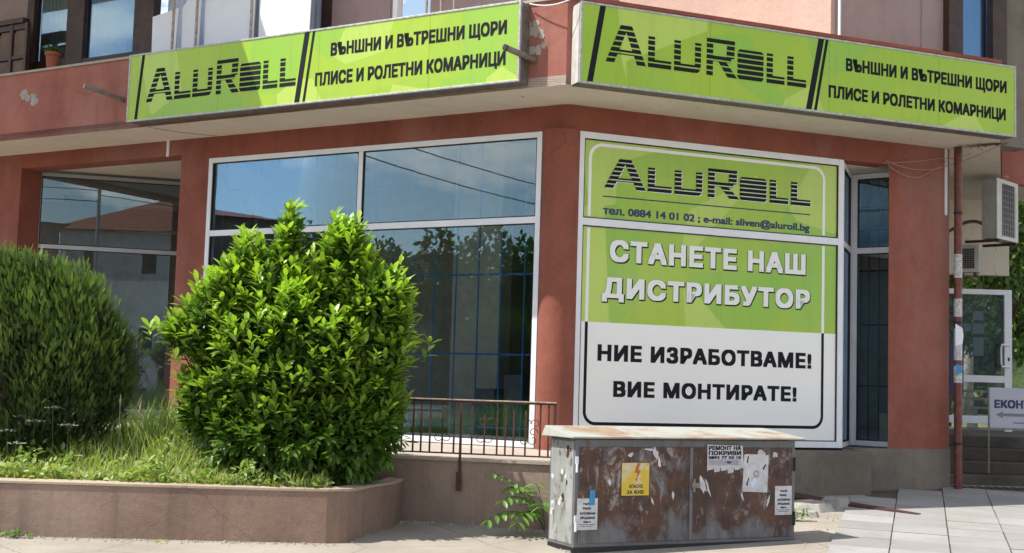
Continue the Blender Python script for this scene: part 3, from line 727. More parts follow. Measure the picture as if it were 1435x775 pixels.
# ---- film on the right window: belongs to the building's window
W_ = [c for c in B0.children if c.name.startswith('shop_window') and 'film' in c.get('label', '')][0]
F0 = -.0295
mb = MB(); mb.fb(FB, .27, 4.16, 2.40, 3.62, F0 - .001, F0 + .0005); mb.build('green_film', 'greenfilm', W_)
def rail_path(pts, w, off, name, mat):
    mb = MB(); L = []; Rr = []
    for i, p in enumerate(pts):
        a = pts[max(i - 1, 0)]; b = pts[min(i + 1, len(pts) - 1)]; dx, dz = b[0] - a[0], b[1] - a[1]; l = math.hypot(dx, dz)
        nx, nz_ = -dz / l * w / 2, dx / l * w / 2; L.append((p[0] + nx, p[1] + nz_)); Rr.append((p[0] - nx, p[1] - nz_))
    vs = []
    for l_, r_ in zip(L, Rr): vs += [FB.P(l_[0], l_[1], off), FB.P(r_[0], r_[1], off)]
    mb.add(vs, [(2 * i, 2 * i + 1, 2 * i + 3, 2 * i + 2) for i in range(len(pts) - 1)])
    return mb.build(name, mat, W_)
def arcp(cx, cz, r, t0, t1, n=8): return [(cx + r * math.cos(R(t0 + (t1 - t0) * k / n)), cz + r * math.sin(R(t0 + (t1 - t0) * k / n))) for k in range(n + 1)]
rr_ = .17
rail_path([(.352, 3.76)] + arcp(.352 + rr_, 4.70 - rr_, rr_, 180, 90) + arcp(3.948 - rr_, 4.70 - rr_, rr_, 90, 0) + [(3.948, 3.76)], .042, F0 + .001, 'border_line', 'white')
rail_path([(.352, 3.61), (.352, 2.401)], .042, F0 + .001, 'border_line', 'white'); rail_path([(3.948, 3.61), (3.948, 2.401)], .042, F0 + .001, 'border_line', 'white')
rail_path([(.352, 2.399)] + arcp(.352 + .15, 1.105 + .15, .15, 180, 270) + arcp(3.948 - .15, 1.105 + .15, .15, 270, 360) + [(3.948, 2.399)], .042, F0 + .001, 'border_line', 'black')
logo(FB, .568, 3.732, 4.142, 4.547, F0 + .002, 'white', W_)
logo(FB, .557, 3.721, 4.15, 4.555, F0 + .0055, 'black', W_)
mb = MB(); mb.fb(FB, .54, 3.723, 4.026, 4.041, F0 + .001, F0 + .002); mb.build('rule_line', 'navy', W_)
lettering(FB, 'тел. 0884 14 01 02 ; e-mail: sliven@aluroll.bg', .546, 3.716, 3.80, 3.905, F0 + .001, 'navy', W_, bold=.034, sp=1.0)
for body, a0, a1, zb, zt in (('СТАНЕТЕ НАШ', .656, 3.652, 3.192, 3.474), ('ДИСТРИБУТОР', .557, 3.727, 2.72, 2.985)):
    lettering(FB, body, a0, a1, zb, zt, F0 + .001, 'black', W_, bold=.052, sp=1.12, grow=.018, dx=.010, dz=-.010, name='lettering')
    lettering(FB, body, a0, a1, zb, zt, F0 + .0080, 'white', W_, bold=.052, sp=1.14)
lettering(FB, 'НИЕ ИЗРАБОТВАМЕ!', .519, 3.768, 1.905, 2.118, F0 + .001, 'black', W_, bold=.052, sp=1.12)
lettering(FB, 'ВИЕ МОНТИРАТЕ!', .754, 3.533, 1.450, 1.655, F0 + .001, 'black', W_, bold=.052, sp=1.12)

# ============================================================ ELECTRICAL CABINET
FX = Frame((.658, 12.18, 0), (.892, .452, 0), (.452, -.892, 0))
cb = thing('electrical_cabinet', FX.P(1.33, 0, -.25), 'rusty steel electrical cabinet standing on the pavement with torn flyers on its two doors', 'electrical cabinet')
mb = MB(); mb.fb(FX, 0, 2.66, .0, 1.075, -.50, 0); mb.build('body', 'cabbody', cb, bevel=.006)
mb = MB(); mb.fb(FX, -.004, -.001, .08, 1.05, -.47, -.03); mb.build('side_panel', 'cabside', cb)
mb = MB(); mb.fb(FX, .045, 1.325, .085, 1.0, .001, .014); mb.build('door', 'cabdoor', cb, bevel=.004)
mb = MB(); mb.fb(FX, 1.337, 2.615, .085, 1.0, .001, .013); mb.build('door', 'cabdoor', cb, bevel=.004)
mb = MB(); mb.fb(FX, 1.315, 1.352, .085, 1.0, .0135, .019); mb.build('door_seam_bar', 'cabbody', cb, bevel=.002)
mb = MB(); mb.fb(FX, 1.33, 1.43, .60, .65, .019, .04); mb.tube([FX.P(1.36, .56, .03), FX.P(1.36, .69, .03)], .014, 8); mb.build('lock_handle', 'greymetal', cb)
for z in (.76, .20):
    mb = MB(); mb.tube([FX.P(.012, z, .014), FX.P(.012, z + .08, .014)], .011, 8); mb.fb(FX, .0, .03, z + .08, z + .15, .002, .012); mb.build('hinge', 'sheet', cb)
    mb = MB(); mb.tube([FX.P(2.645, z, .014), FX.P(2.645, z + .14, .014)], .013, 8); mb.build('hinge', 'gasket', cb)
mb = MB(); a0, a1 = -.075, 2.745
mb.hexa([FX.P(a0, 1.085, .075), FX.P(a1, 1.085, .075), FX.P(a1, 1.085, -.56), FX.P(a0, 1.085, -.56), FX.P(a0, 1.103, .075), FX.P(a1, 1.103, .075), FX.P(a1 - .10, 1.185, -.52), FX.P(a0 + .02, 1.185, -.52)])
mb.build('lid', 'cablid', cb, bevel=.004)
mb = MB(); mb.fb(FX, -.004, 2.664, -.03, .05, -.505, .006); mb.build('base_frame', 'gasket', cb)
# torn paper remnants pasted on the doors (irregular flakes)
def flake(a, z, w, h, n=7, seed=0, off=.0145, tilt=0):
    rr = random.Random(seed); p = []
    for k in range(n):
        t = 6.283 * k / n; x = w * math.cos(t) * rr.uniform(.35, 1.1); y = h * math.sin(t) * rr.uniform(.4, 1.1)
        p.append((a + x * math.cos(tilt) - y * math.sin(tilt), z + x * math.sin(tilt) + y * math.cos(tilt)))
    mb = MB(); mb.fpoly(FX, p, off, off + .0012); return mb
for k, (a, z, w, h, t) in enumerate([(1.47, .64, .035, .13, .3), (1.54, .60, .02, .12, .35), (.90, .95, .035, .07, .2), (.95, .86, .02, .09, .2), (.83, 1.0 - .02, .08, .012, 0), (.88, .47, .012, .05, .5), (2.20, 1.0 - .06, .07, .05, 0), (2.38, .93, .06, .04, 0),
                                     (.62, .93, .05, .03, .4), (.38, .66, .03, .05, .3), (2.30, .45, .02, .08, -.3), (1.97, .50, .015, .06, .3), (1.12, .53, .02, .05, 0)]):
    flake(a, z, w, h, 9, k, .0145, t).build('torn_paper', 'paper', cb)
for k in range(16):
    rr = random.Random(k + 50); o_ = .05 + rr.random() * .40; z = .30 + rr.random() * .70; mb = MB(); w = .012 + .03 * rr.random()
    mb.fpoly(Frame(FX.P(0, 0, 0), -FX.n, -FX.e), [(o_ + w * math.cos(t) * rr.uniform(.4, 1.2), z + 1.5 * w * math.sin(t) * rr.uniform(.4, 1.2)) for t in [6.283 * q / 8 for q in range(8)]], .0045, .0055)
    mb.build('torn_paper', ['paper', 'rust', 'paper', 'greymetal'][k % 4], cb)
OP = .0155
def paper(a0, a1, z0, z1, label, mat='paper', cat='flyer', name='flyer', pts=None, off=OP):
    r = thing(name, FX.P((a0 + a1) / 2, z0, off), label, cat)
    mb = MB(); mb.fpoly(FX, pts or [(a0, z0), (a1, z0), (a1, z1), (a0, z1)], off, off + .001); mb.build('sheet', mat, r); return r
r = paper(.506, .841, .525, .858, 'faded yellow high voltage warning plate on the left cabinet door', 'yellow', 'warning sign', 'warning_sign')
mb = MB(); o_ = OP + .0012
mb.fpoly(FX, [(.69, .845), (.725, .845), (.705, .78), (.735, .775), (.685, .69), (.695, .75), (.66, .755)], o_, o_ + .0008); mb.fpoly(FX, [(.67, .70), (.70, .70), (.683, .665)], o_, o_ + .0007); mb.build('lightning_bolt', 'boltred', r)
lettering(FX, 'ОПАСНО', .60, .76, .605, .64, o_, 'black', r, bold=.02); lettering(FX, 'ЗА ЖИВ', .575, .77, .548, .585, o_, 'black', r, bold=.02)
mb = MB(); 
for (x0, x1, y0, y1) in ((.506, .841, .525, .533), (.506, .841, .85, .858), (.506, .514, .533, .85), (.833, .841, .533, .85)): mb.fb(FX, x0, x1, y0, y1, o_, o_ + .0006)
mb.build('edge_line', 'rust', r)
tabs = [(1.526, 1.03), (1.526, .76)]
x = 1.526
for k in range(5):
    x1 = x + .083 + .004 * (k % 2); zt_ = .752 + (.02, 0, .012, -.012, .02)[k]; tabs += [(x + .006, zt_), (x1 - .012, zt_ + .01), (x1 - .006, .80 + .01 * (k % 2))]; x = x1
tabs += [(1.985, .785), (1.965, 1.02)]
r = paper(1.526, 1.983, .748, 1.03, 'roof repair flyer with bold black lettering and torn off tabs on the right door', pts=tabs)
lettering(FX, 'РЕМОНТ НА', 1.54, 1.945, .975, 1.018, o_, 'black', r, bold=.05); lettering(FX, 'ПОКРИВИ', 1.54, 1.945, .925, .967, o_, 'black', r, bold=.05)
lettering(FX, '0893 77 50 10', 1.54, 1.945, .885, .917, o_, 'black', r, bold=.045)
mb = MB()
for k in range(5): mb.fb(FX, 1.54, 1.93 - .03 * (k % 2), .872 - k * .012, .876 - k * .012, o_, o_ + .0005)
mb.fpoly(FX, [(1.74, .852), (1.80, .84), (1.84, .85), (1.80, .865)], o_ + .0006, o_ + .001); mb.build('small_print', 'navy', r)
r = paper(1.962, 2.298, .542, .937, 'pale curling sheet with a light blue mark right of the roof repair flyer', off=.018, pts=[(1.965, .555), (2.285, .542), (2.30, .925), (2.02, .937), (1.985, .93)])
mb = MB(); mb.fpoly(FX, [(2.06, .64), (2.12, .70), (2.16, .66), (2.10, .59)], .0195, .0200); mb.build('blue_mark', 'curtain', r)
mb = MB(); mb.tube([FX.P(2.14 + .028 * math.cos(t), .735 + .03 * math.sin(t), .0195) for t in [k * .6 for k in range(11)]], .004, 5); mb.build('ring_mark', 'arrow', r)
mb = MB(); mb.fpoly(FX, [(2.015, .85), (2.03, .92), (2.045, .91), (2.03, .84)], .0195, .0202); mb.fpoly(FX, [(2.22, .79), (2.26, .84), (2.265, .82), (2.235, .77)], .0195, .0202); mb.fpoly(FX, [(2.01, .62), (2.04, .70), (2.05, .69), (2.03, .615)], .0195, .0202); mb.build('tear', 'rust', r)
for (a0, a1, z0, z1, lb) in ((.022, .25, .214, .513, 'small printed notice held by blue tape on the lower left of the cabinet'), (2.389, 2.609, .309, .607, 'small printed notice near the right edge of the cabinet')):
    r = paper(a0, a1, z0, z1, lb, 'paper', 'notice', 'notice')
    w = a1 - a0; h = z1 - z0
    for t, x0, x1, y, hh in (('ТЪРСЯ', .28, .72, .86, .07), ('КЪЩА', .28, .68, .72, .07), ('КУПУВАМ', .14, .88, .56, .075), ('ПРОДАВАМ', .16, .86, .42, .075), ('Обади се', .32, .68, .29, .06)):
        lettering(FX, t, a0 + w * x0, a0 + w * x1, z0 + h * (y - hh), z0 + h * y, OP + .0012, 'black', r, bold=.045)
    mb = MB(); mb.fb(FX, a0 + w * .12, a1 - w * .12, z0 + h * .165, z0 + h * .18, OP + .001, OP + .0016); mb.fb(FX, a0 + w * .22, a1 - w * .22, z0 + h * .11, z0 + h * .125, OP + .001, OP + .0016); mb.build('small_print', 'black', r)
mb = MB(); mb.fb(FX, .156, .216, .448, .592, .020, .0212); one('tape', mb, 'blueplastic', 'strip of bright blue tape at the top of the lower left notice', 'tape')

# ============================================================ RAILING
FW = Frame((-1.144, 13.9, 0), (.9764, -.216, 0), (-.216, -.9764, 0))
rl = thing('iron_railing', FW.P(.4, .76, -.0), 'low rusty iron railing with scrolls on the terrace wall', 'railing')
mb = MB(); mb.fb(FW, -1.1, 1.70, 1.385, 1.40, -.025, .025); mb.build('top_rail', 'railcap', rl, bevel=.003)
mb = MB(); mb.fb(FW, -1.1, 1.70, 1.366, 1.3845, -.016, .016); mb.build('top_bar', 'rust', rl)
mb = MB(); mb.fb(FW, -1.1, 1.70, .808, .824, -.012, .012); mb.build('bottom_bar', 'rust', rl)
for a in (-1.0, -.86, -.72, -.58, -.44, -.30, -.15, -.01, .12, .21, .31, .45, .58, .78, .92, 1.06, 1.15, 1.24, 1.37, 1.53, 1.62):
    top = 1.366 if a not in (.92, 1.06, 1.24, 1.37) else (1.24 if a == .92 else 1.30)
    mb = MB(); mb.fb(FW, a - .0085, a + .0085, .824, top, -.0085, .0085); mb.build('baluster', 'rust', rl)
mb = MB(); mb.fb(FW, .65, .675, .55, 1.366, .014, .036); mb.fb(FW, .635, .69, .42, .62, .045, .062); mb.fb(FW, .65, .675, .50, .58, .02, .045); mb.build('post', 'rust', rl)
mb = MB(); mb.fb(FW, 1.675, 1.70, .05, 1.366, -.013, .013); mb.build('post', 'rust', rl)
def scroll(ca, cz, r0, sgn, flip):
    pts = []
    for k in range(22):
        t = k / 21; th = t * 5.2; rr = r0 * (1 - .62 * t)
        pts.append(FW.P(ca + sgn * (r0 * .9 - rr * math.cos(th)), cz + flip * rr * math.sin(th), 0))
    mb = MB(); mb.tube(pts, .0045, 5); mb.build('scroll', 'rust', rl)
for a in (-.58, .45, .92, 1.40):
    for sg in (-1, 1):
        scroll(a, .99, .055, sg, -1)
for a in (.92, 1.40):
    for sg in (-1, 1): scroll(a + .03, 1.16, .055, sg, 1)
scroll(1.50, 1.07, .05, -1, 1)

# ============================================================ TUBES, DRAINPIPE, CABLES
mb = MB(); mb.tube([FA.P(-6.95, 5.62, .96), FA.P(-7.20, 5.74, 1.5)], .035, 10); one('steel_tube', mb, 'greymetal', 'grey steel tube stub jutting from the red fascia left of the left sign', 'tube')
mb = MB(); mb.tube([FA.P(.02, 5.52, .955), FA.P(-.10, 5.565, 1.45)], .038, 12, False); t_ = one('steel_tube', mb, 'greymetal', 'grey steel tube stub crossing the right end of the left sign', 'tube')
mb = MB(); mb.tube([FA.P(-.103, 5.566, 1.452), FA.P(-.108, 5.568, 1.47)], .040, 12); mb.build('end_plug', 'gasket', t_)
dp = thing('drainpipe', Vector((6.42, 18.02, .27)), 'dark red drainpipe with peeling white bands at the end of the right pillar', 'drainpipe')
DX, DY = 6.40, 18.05
mb = MB(); mb.tube([(DX, DY, .27), (DX, DY, 5.17)], .058, 14, False); mb.build('pipe', 'pipe', dp, smooth=True)
for z0, z1 in ((3.28, 3.62), (2.72, 2.98), (2.10, 2.55), (1.78, 2.02)):
    mb = MB(); mb.tube([(DX, DY, z0), (DX, DY, z1)], .0595, 14, False); mb.build('peeled_band', 'pipewhite', dp, smooth=True)
for z in (.9, 2.62, 4.2):
    mb = MB(); mb.tube([(DX, DY, z), (DX, DY, z + .035)], .064, 14); mb.build('pipe_clamp', 'gasket', dp)
mb = MB(); mb.fpoly(Frame((DX - .06, DY - .064, 0), (1, .02, 0), (0, -1, 0)), [(0, 2.3), (.10, 2.33), (.115, 2.45), (.10, 2.56), (0, 2.62)], 0, .002); mb.build('torn_sticker', 'sheet', dp)
mb = MB(); mb.fpoly(Frame((DX - .05, DY - .066, 0), (1, .02, 0), (0, -1, 0)), [(0, 1.9), (.09, 1.92), (.08, 2.02), (0, 2.05)], 0, .002); mb.build('torn_sticker', 'blueplastic', dp)
mb = MB(); mb.fb(FB, 6.01, 6.05, 4.2, 5.17, .002, .02); one('pale_conduit', mb, 'sheet', 'short pale conduit beside the top of the drainpipe', 'conduit')
# sooty nest-like stain and debris where the pipe meets the soffit
mb = MB(); rr = random.Random(3)
for k in range(120):
    t = rr.random() ** .7; x = DX - .12 + t * .62; y = DY - .12 - t * .28 + rr.uniform(-.09, .09) * (1 - t * .5); z = 5.178 - rr.random() * .05 * (1 - t)
    d = Vector((rr.uniform(-1, 1) + .8, rr.uniform(-1, 1), rr.uniform(-.25, .1))).normalized() * rr.uniform(.04, .12)
    mb.tube([(x, y, z), (x + d.x, y + d.y, min(5.176, z + d.z))], .003, 3, False)
one('debris_tuft', mb, 'soil', 'dark tuft of soot and twigs under the soffit above the drainpipe', 'debris')
def cable(pts, sag, r, label, mat='wire', group=None, name='cable'):
    mb = MB(); path = []
    for i in range(len(pts) - 1):
        p, q = Vector(pts[i]), Vector(pts[i + 1])
        for k in range(12):
            t = k / 12; path.append(p.lerp(q, t) - Vector((0, 0, sag[i] * 4 * t * (1 - t))))
    path.append(Vector(pts[-1])); mb.tube(path, r, 5); return one(name, mb, mat, label, 'cable', group)
cable([FB.P(4.95, 4.90, .03), FB.P(6.05, 4.93, .06), FB.P(6.35, 5.17, .85)], (.10, .03), .007, 'sagging faded cable from the narrow window past the drainpipe, lowest one', name='cable')
cable([FB.P(4.98, 4.83, .05), FB.P(5.5, 4.70, .05), FB.P(6.02, 4.99, .04)], (.05, .02), .006, 'short loop of thin cable hanging over the pillar top', name='cable')
cable([FB.P(4.90, 4.86, .03), FB.P(5.9, 5.02, .04), FB.P(6.30, 5.10, .2)], (.015, .03), .006, 'nearly straight thin cable just under the soffit by the drainpipe', name='cable')
cable([FA.P(-.05, 6.22, 1.0), FA.P(.6, 6.17, 1.12)], (.05,), .008, 'pale cable draped across the corner between the two signs', 'sheet')

# ============================================================ AIR CONDITIONERS
def ac_unit(org, e, w, h, d, label, zlow):
    e = Vector(e).normalized(); n = Vector((e.y, -e.x, 0)); fr = Frame(org, e, n)
    r = thing('air_conditioner', fr.P(w / 2, zlow, -d / 2), label, 'air conditioner')
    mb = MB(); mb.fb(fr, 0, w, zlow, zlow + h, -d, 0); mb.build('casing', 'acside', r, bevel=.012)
    mb = MB(); mb.fb(fr, -.006, w + .006, zlow - .006, zlow + h + .012, .0, .022); mb.build('front_panel', 'acwhite', r, bevel=.008)
    g0, g1 = w * .22, w * .80; mb = MB(); mb.fb(fr, g0, g1, zlow + .06, zlow + h - .06, .0225, .027); mb.build('fan_opening', 'acdark', r)
    mb = MB(); n_ = 9
    for k in range(n_ + 1):
        z = zlow + .06 + (h - .12) * k / n_; mb.fb(fr, g0, g1, z - .003, z + .003, .028, .034)
    for k in range(6):
        a = g0 + (g1 - g0) * k / 5; mb.fb(fr, a - .003, a + .003, zlow + .06, zlow + h - .06, .034, .040)
    mb.build('fan_grille', 'acside', r)
    mb = MB(); mb.fb(fr, .05, .09, zlow - .05, zlow - .006, -d - .3, .02); mb.fb(fr, w - .09, w - .05, zlow - .05, zlow - .006, -d - .3, .02); mb.build('bracket', 'rust', r)
    return r
ac_unit((7.70, 20.0, 0), (.70, .714, 0), .80, .96, .24, 'larger off white air conditioner under the fascia above the passage', 4.12)
ac_unit((7.60, 21.5, 0), (.88, -.42, 0), .36, .46, .28, 'smaller air conditioner further back in the passage', 3.70)
cable([(7.5, 22.6, 4.35), (7.6, 21.2, 4.5), (7.75, 20.6, 4.4), (7.8, 20.5, 4.15)], (.0, -.05, .0), .03, 'grey insulated hose between the two air conditioners', 'greymetal', None, 'ac_hose')

# ============================================================ DOOR, BOARD SIGN, GRATE
dr = thing('glass_door', Vector((8.2, 22, .98)), 'white framed glass door at the top of the shaded steps', 'door')
def yb(mb, x0, x1, z0, z1, y0=21.97, y1=22.03): mb.box(x0, x1, y0, y1, z0, z1)
mb = MB(); yb(mb, 7.6, 8.73, 3.37, 3.46); yb(mb, 8.60, 8.73, 1.0, 3.369); yb(mb, 7.6, 8.599, 1.84, 1.96); yb(mb, 7.6, 8.599, 1.13, 1.26); mb.build('door_frame', 'white_pvc', dr, bevel=.004)
mb = MB(); yb(mb, 7.62, 8.60, 1.96, 3.37, 21.995, 22.0); mb.build('pane', 'glassclear', dr); mb = MB(); yb(mb, 7.62, 8.60, 1.26, 1.84, 21.995, 22.0); mb.build('pane', 'glassclear', dr)
mb = MB(); mb.tube([(8.68, 21.96, 2.50), (8.52, 21.88, 2.50), (8.50, 21.87, 2.44), (8.50, 21.87, 2.18), (8.52, 21.88, 2.12), (8.68, 21.96, 2.12)], .018, 8); mb.build('handle', 'white_pvc', dr)
mb = MB(); mb.box(8.655, 8.685, 21.96, 21.969, 2.22, 2.28); mb.build('lock', 'gasket', dr)
for k, (x0, x1, z0, z1) in enumerate(((8.06, 8.24, 2.92, 3.08), (7.90, 8.03, 2.72, 2.86), (8.06, 8.26, 2.68, 2.86), (8.07, 8.25, 2.30, 2.62))):
    mb = MB(); mb.box(x0, x1, 22.01, 22.013, z0, z1); mb.build('notice', 'lilac', dr)
mb = MB(); mb.box(7.62, 7.86, 21.9, 21.93, 1.60, 2.50); one('navy_panel', mb, 'navy', 'narrow navy blue panel standing behind the drainpipe by the glass door', 'panel')
bs = thing('arrow_board', Vector((7.9, 19, .8)), 'lilac grey board with navy letters and a grey arrow standing on the steps', 'board sign')
FS = Frame((7.21, 19.0, 0), (1, .04, 0), (.04, -1, 0))
mb = MB(); mb.fb(FS, 0, 1.25, 1.13, 1.735, -.02, 0); mb.build('board', 'lilac', bs, bevel=.02)
lettering(FS, 'ЕКОНТ', .07, .62, 1.43, 1.555, .001, 'navy', bs, bold=.06)
mb = MB(); mb.fpoly(FS, [(.09, 1.33), (.20, 1.385), (.20, 1.355), (.75, 1.355), (.75, 1.31), (.20, 1.31), (.20, 1.28)], .001, .002); mb.fb(FS, .36, .60, 1.205, 1.225, .001, .002); mb.build('arrow', 'arrow', bs)
mb = MB(); mb.tube([FS.P(-.012, .46, -.01), FS.P(-.012, 1.74, -.01)], .012, 8); mb.tube([FS.P(1.26, .46, -.01), FS.P(1.26, 1.74, -.01)], .012, 8); mb.fb(FS, -.01, 1.26, 1.11, 1.128, -.02, .0); mb.build('stand', 'greymetal', bs)
dg = thing('drain_grate', Vector((7.2, 18.2, .28)), 'rusty slotted drain grate at the foot of the shaded steps', 'drain grate')
mb = MB(); mb.box(6.48, 11.0, 18.30, 18.60, .2, .276); mb.build('channel', 'gasket', dg)
for k in range(36):
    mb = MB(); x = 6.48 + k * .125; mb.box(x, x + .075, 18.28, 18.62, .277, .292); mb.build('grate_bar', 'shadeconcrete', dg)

# rubble between the cabinet and the plinth
rr = random.Random(11)
def lump(c, r, h, seed, n=8):
    rr = random.Random(seed); p = [(c[0] + r[0] * math.cos(6.283 * k / n) * rr.uniform(.7, 1.1), c[1] + r[1] * math.sin(6.283 * k / n) * rr.uniform(.7, 1.1)) for k in range(n)]
    mb = MB(); z = gz(0, c[1]); cx = sum(q[0] for q in p) / n; cy = sum(q[1] for q in p) / n
    vs = [(x, y, z - .03) for x, y in p] + [(cx + (x - cx) * .82, cy + (y - cy) * .82, z + h * rr.uniform(.7, 1.1)) for x, y in p]
    mb.add(vs, [tuple(range(n))[::-1], tuple(range(n, 2 * n))] + [(i, (i + 1) % n, n + (i + 1) % n, n + i) for i in range(n)]); return mb
mb = lump((3.72, 15.7), (.36, .30), .10, 1, 10); one('concrete_chunk', mb, 'concrete', 'largest pale broken concrete chunk right of the cabinet', 'concrete chunk', bevel=.01)
mb = lump((4.12, 16.0), (.20, .18), .12, 2); one('concrete_chunk', mb, 'concrete', 'middle broken concrete chunk beside the dark steel plate', 'concrete chunk', bevel=.01)
mb = lump((3.55, 15.1), (.22, .14), .06, 4); one('concrete_chunk', mb, 'concrete', 'smallest flat concrete piece nearest the cabinet side', 'concrete chunk', bevel=.01)
mb = MB(); mb.hexa([(3.5, 16.55, .19), (4.95, 15.35, .145), (5.02, 15.42, .15), (3.7, 16.85, .205), (3.5, 16.55, .26), (4.95, 15.35, .165), (5.02, 15.42, .17), (3.7, 16.85, .275)]); one('steel_plate', mb, 'rust', 'long dark steel plate lying from the plinth onto the paving', 'steel plate')
mb = MB(); mb.box(2.55, 3.35, 11.6, 12.25, -.02, .05); one('brick_edging', mb, 'terracotta', 'reddish brick edging in the foreground right of the cabinet', 'edging', bevel=.01)

# ============================================================ TERRACE ITEMS UPSTAIRS
for k, (a0, a1, zt0, zt1, lean, lb) in enumerate(((-6.96, -6.42, 7.02, 7.10, 0, 'leftmost white plastic panel with a slanted top on the terrace'), (-6.32, -5.92, 7.08, 7.5, .03, 'narrow white panel second from the left on the terrace'),
                                            (-5.88, -4.87, 8.2, 8.2, .02, 'widest white panel in the middle of the terrace row'), (-4.81, -3.82, 8.2, 8.2, .05, 'rightmost white panel of the terrace row, partly sunlit'))):
    r_ = MB(); o_ = .50 + lean
    r_.hexa([FA.P(a0 + .08, 5.96, o_ + .02), FA.P(a1, 5.96, o_ + .02), FA.P(a1, 5.96, o_), FA.P(a0 + .08, 5.96, o_), FA.P(a0, zt0, o_ - .03), FA.P(a1, zt1, o_ - .03), FA.P(a1, zt1, o_ - .05), FA.P(a0, zt0, o_ - .05)])
    one('plastic_panel', r_, 'sheet', lb, 'panel', 'white panels leaning on the terrace', bevel=.004)
for k, (a, lb) in enumerate(((-6.37, 'leftmost slim terrace pole among the white panels'), (-5.90, 'middle slim terrace pole among the white panels'), (-4.84, 'rightmost slim terrace pole among the white panels'))):
    mb = MB(); mb.tube([FA.P(a, 5.95, .62), FA.P(a, ZT, .62)], .022, 8); one('terrace_pole', mb, 'railcap', lb, 'pole', 'slim poles on the terrace')
pot = thing('flower_pot', FA.P(-8.70, 6.28, .86), 'terracotta flower pot standing on the fascia edge under the curtained window', 'flower pot')
c_ = FA.P(-8.70, 0, .84)
mb = MB(); mb.tube([c_ + Vector((0, 0, 6.26)), c_ + Vector((0, 0, 6.50)), c_ + Vector((0, 0, 6.50)), c_ + Vector((0, 0, 6.55))], [.075, .105, .12, .12], 16); mb.build('pot', 'terracotta', pot)
mb = MB(); rr = random.Random(2)
for k in range(60):
    p = c_ + Vector((rr.uniform(-.10, .10), rr.uniform(-.10, .10), 6.54 + rr.random() * .09)); d = Vector((rr.uniform(-1, 1), rr.uniform(-1, 1), rr.uniform(.2, 1))).normalized() * .06; s_ = d.orthogonal().normalized() * .02
    mb.add([p, p + d * .5 + s_, p + d, p + d * .5 - s_], [(0, 1, 2, 3)])
mb.build('plant', 'treeleaf', pot)
bal = thing('wooden_balustrade', FA.P(-10.8, 6.12, .8), 'dark red brown panelled balustrade at the far left above the fascia', 'balustrade')
mb = MB(); mb.fb(FA, -12.5, -9.95, 7.30, 7.38, .30,.44); mb.build('top_rail', 'brownwood', bal)
mb = MB(); mb.fb(FA, -12.5, -9.9, 7.20, 7.29, .34, .40); mb.fb(FA, -12.5, -9.9, 6.18, 6.24, .34, .40); mb.fb(FA, -12.5, -9.9, 6.70, 6.76, .345, .40); mb.build('rail', 'brownwood', bal)
for k in range(8):
    mb = MB(); a = -12.45 + k * .36; mb.fb(FA, a, a + .06, 6.13, 7.30, .335, .41); mb.build('post', 'brownwood', bal)
for k in range(7):
    for j in range(2):
        mb = MB(); a = -12.45 + k * .36 + .075; z = 6.26 + j * .47; mb.fb(FA, a, a + .27, z, z + .42, .355, .375); mb.build('panel', 'houseb', bal)
for k, a in enumerate((-1.75, -1.52, -1.32)):
    mb = MB(); mb.tube([FA.P(a, 5.95, .72), FA.P(a, 7.0, .72)], .018, 8); one('railing_stub', mb, 'railcap', ('leftmost', 'middle', 'rightmost')[k] + ' of the three pale stubs above the right end of the left sign', 'railing stub', 'pale stubs on the terrace edge')

# ============================================================ PLANTS
def leafmesh(name, L=1.0, w=.36, fold=.12, curl=.18, rows=3):
    vs = [(0, 0, 0)]; prof = [(.30, .85), (.62, 1.0), (.86, .55)][:rows]
    for t, k in prof:
        z = -curl * t * t * L; vs += [(-w / 2 * k, t * L, z + fold * w * k), (0, t * L, z), (w / 2 * k, t * L, z + fold * w * k)]
    vs.append((0, L, -curl * L)); n = len(vs) - 1
    fs = [(0, 2, 1), (0, 3, 2)]
    for r in range(rows - 1):
        b = 1 + 3 * r; fs += [(b, b + 1, b + 4, b + 3), (b + 1, b + 2, b + 5, b + 4)]
    b = 1 + 3 * (rows - 1); fs += [(b, b + 1, n), (b + 1, b + 2, n)]
    return np.array(vs, float), fs
def bake(name, items, base, mat, parent=None, smooth=True, loc=None):
    """items: (pos, 3x3 basis, scale, (r,g)) baked into one mesh, base=(verts, faces)"""
    bv, bf = base; nv = len(bv); N = len(items); org = np.array(wloc(parent) if parent else loc)
    V = np.empty((N, nv, 3)); C = np.empty((N, nv, 4)); C[..., 2] = 0; C[..., 3] = 1
    for i, (p, m3, s, c) in enumerate(items):
        V[i] = bv * s @ m3.T + p; C[i, :, 0] = c[0]; C[i, :, 1] = c[1]
    V = V.reshape(-1, 3) - org
    F = []
    for i in range(N):
        k = i * nv; F += [tuple(a + k for a in f) for f in bf]
    me = bpy.data.meshes.new(name); me.from_pydata(V, [], F); me.materials.append(MT[mat])
    at = me.color_attributes.new('tint', 'FLOAT_COLOR', 'POINT'); at.data.foreach_set('color', C.reshape(-1))
    if smooth: me.polygons.foreach_set('use_smooth', [True] * len(me.polygons))
    o = bpy.data.objects.new(name, me); COL.objects.link(o)
    if parent: o.parent = parent
    else: o.location = loc
    return o
def basis(d, roll, up_=np.array([0, 0, 1.])):
    d = d / np.linalg.norm(d); x = np.cross(d, up_); nx = np.linalg.norm(x)
    x = np.array([1., 0, 0]) if nx < 1e-3 else x / nx
    z = np.cross(x, d); c, s = math.cos(roll), math.sin(roll)
    return np.column_stack([x * c + z * s, d, z * c - x * s])
rg = np.random.default_rng(4)
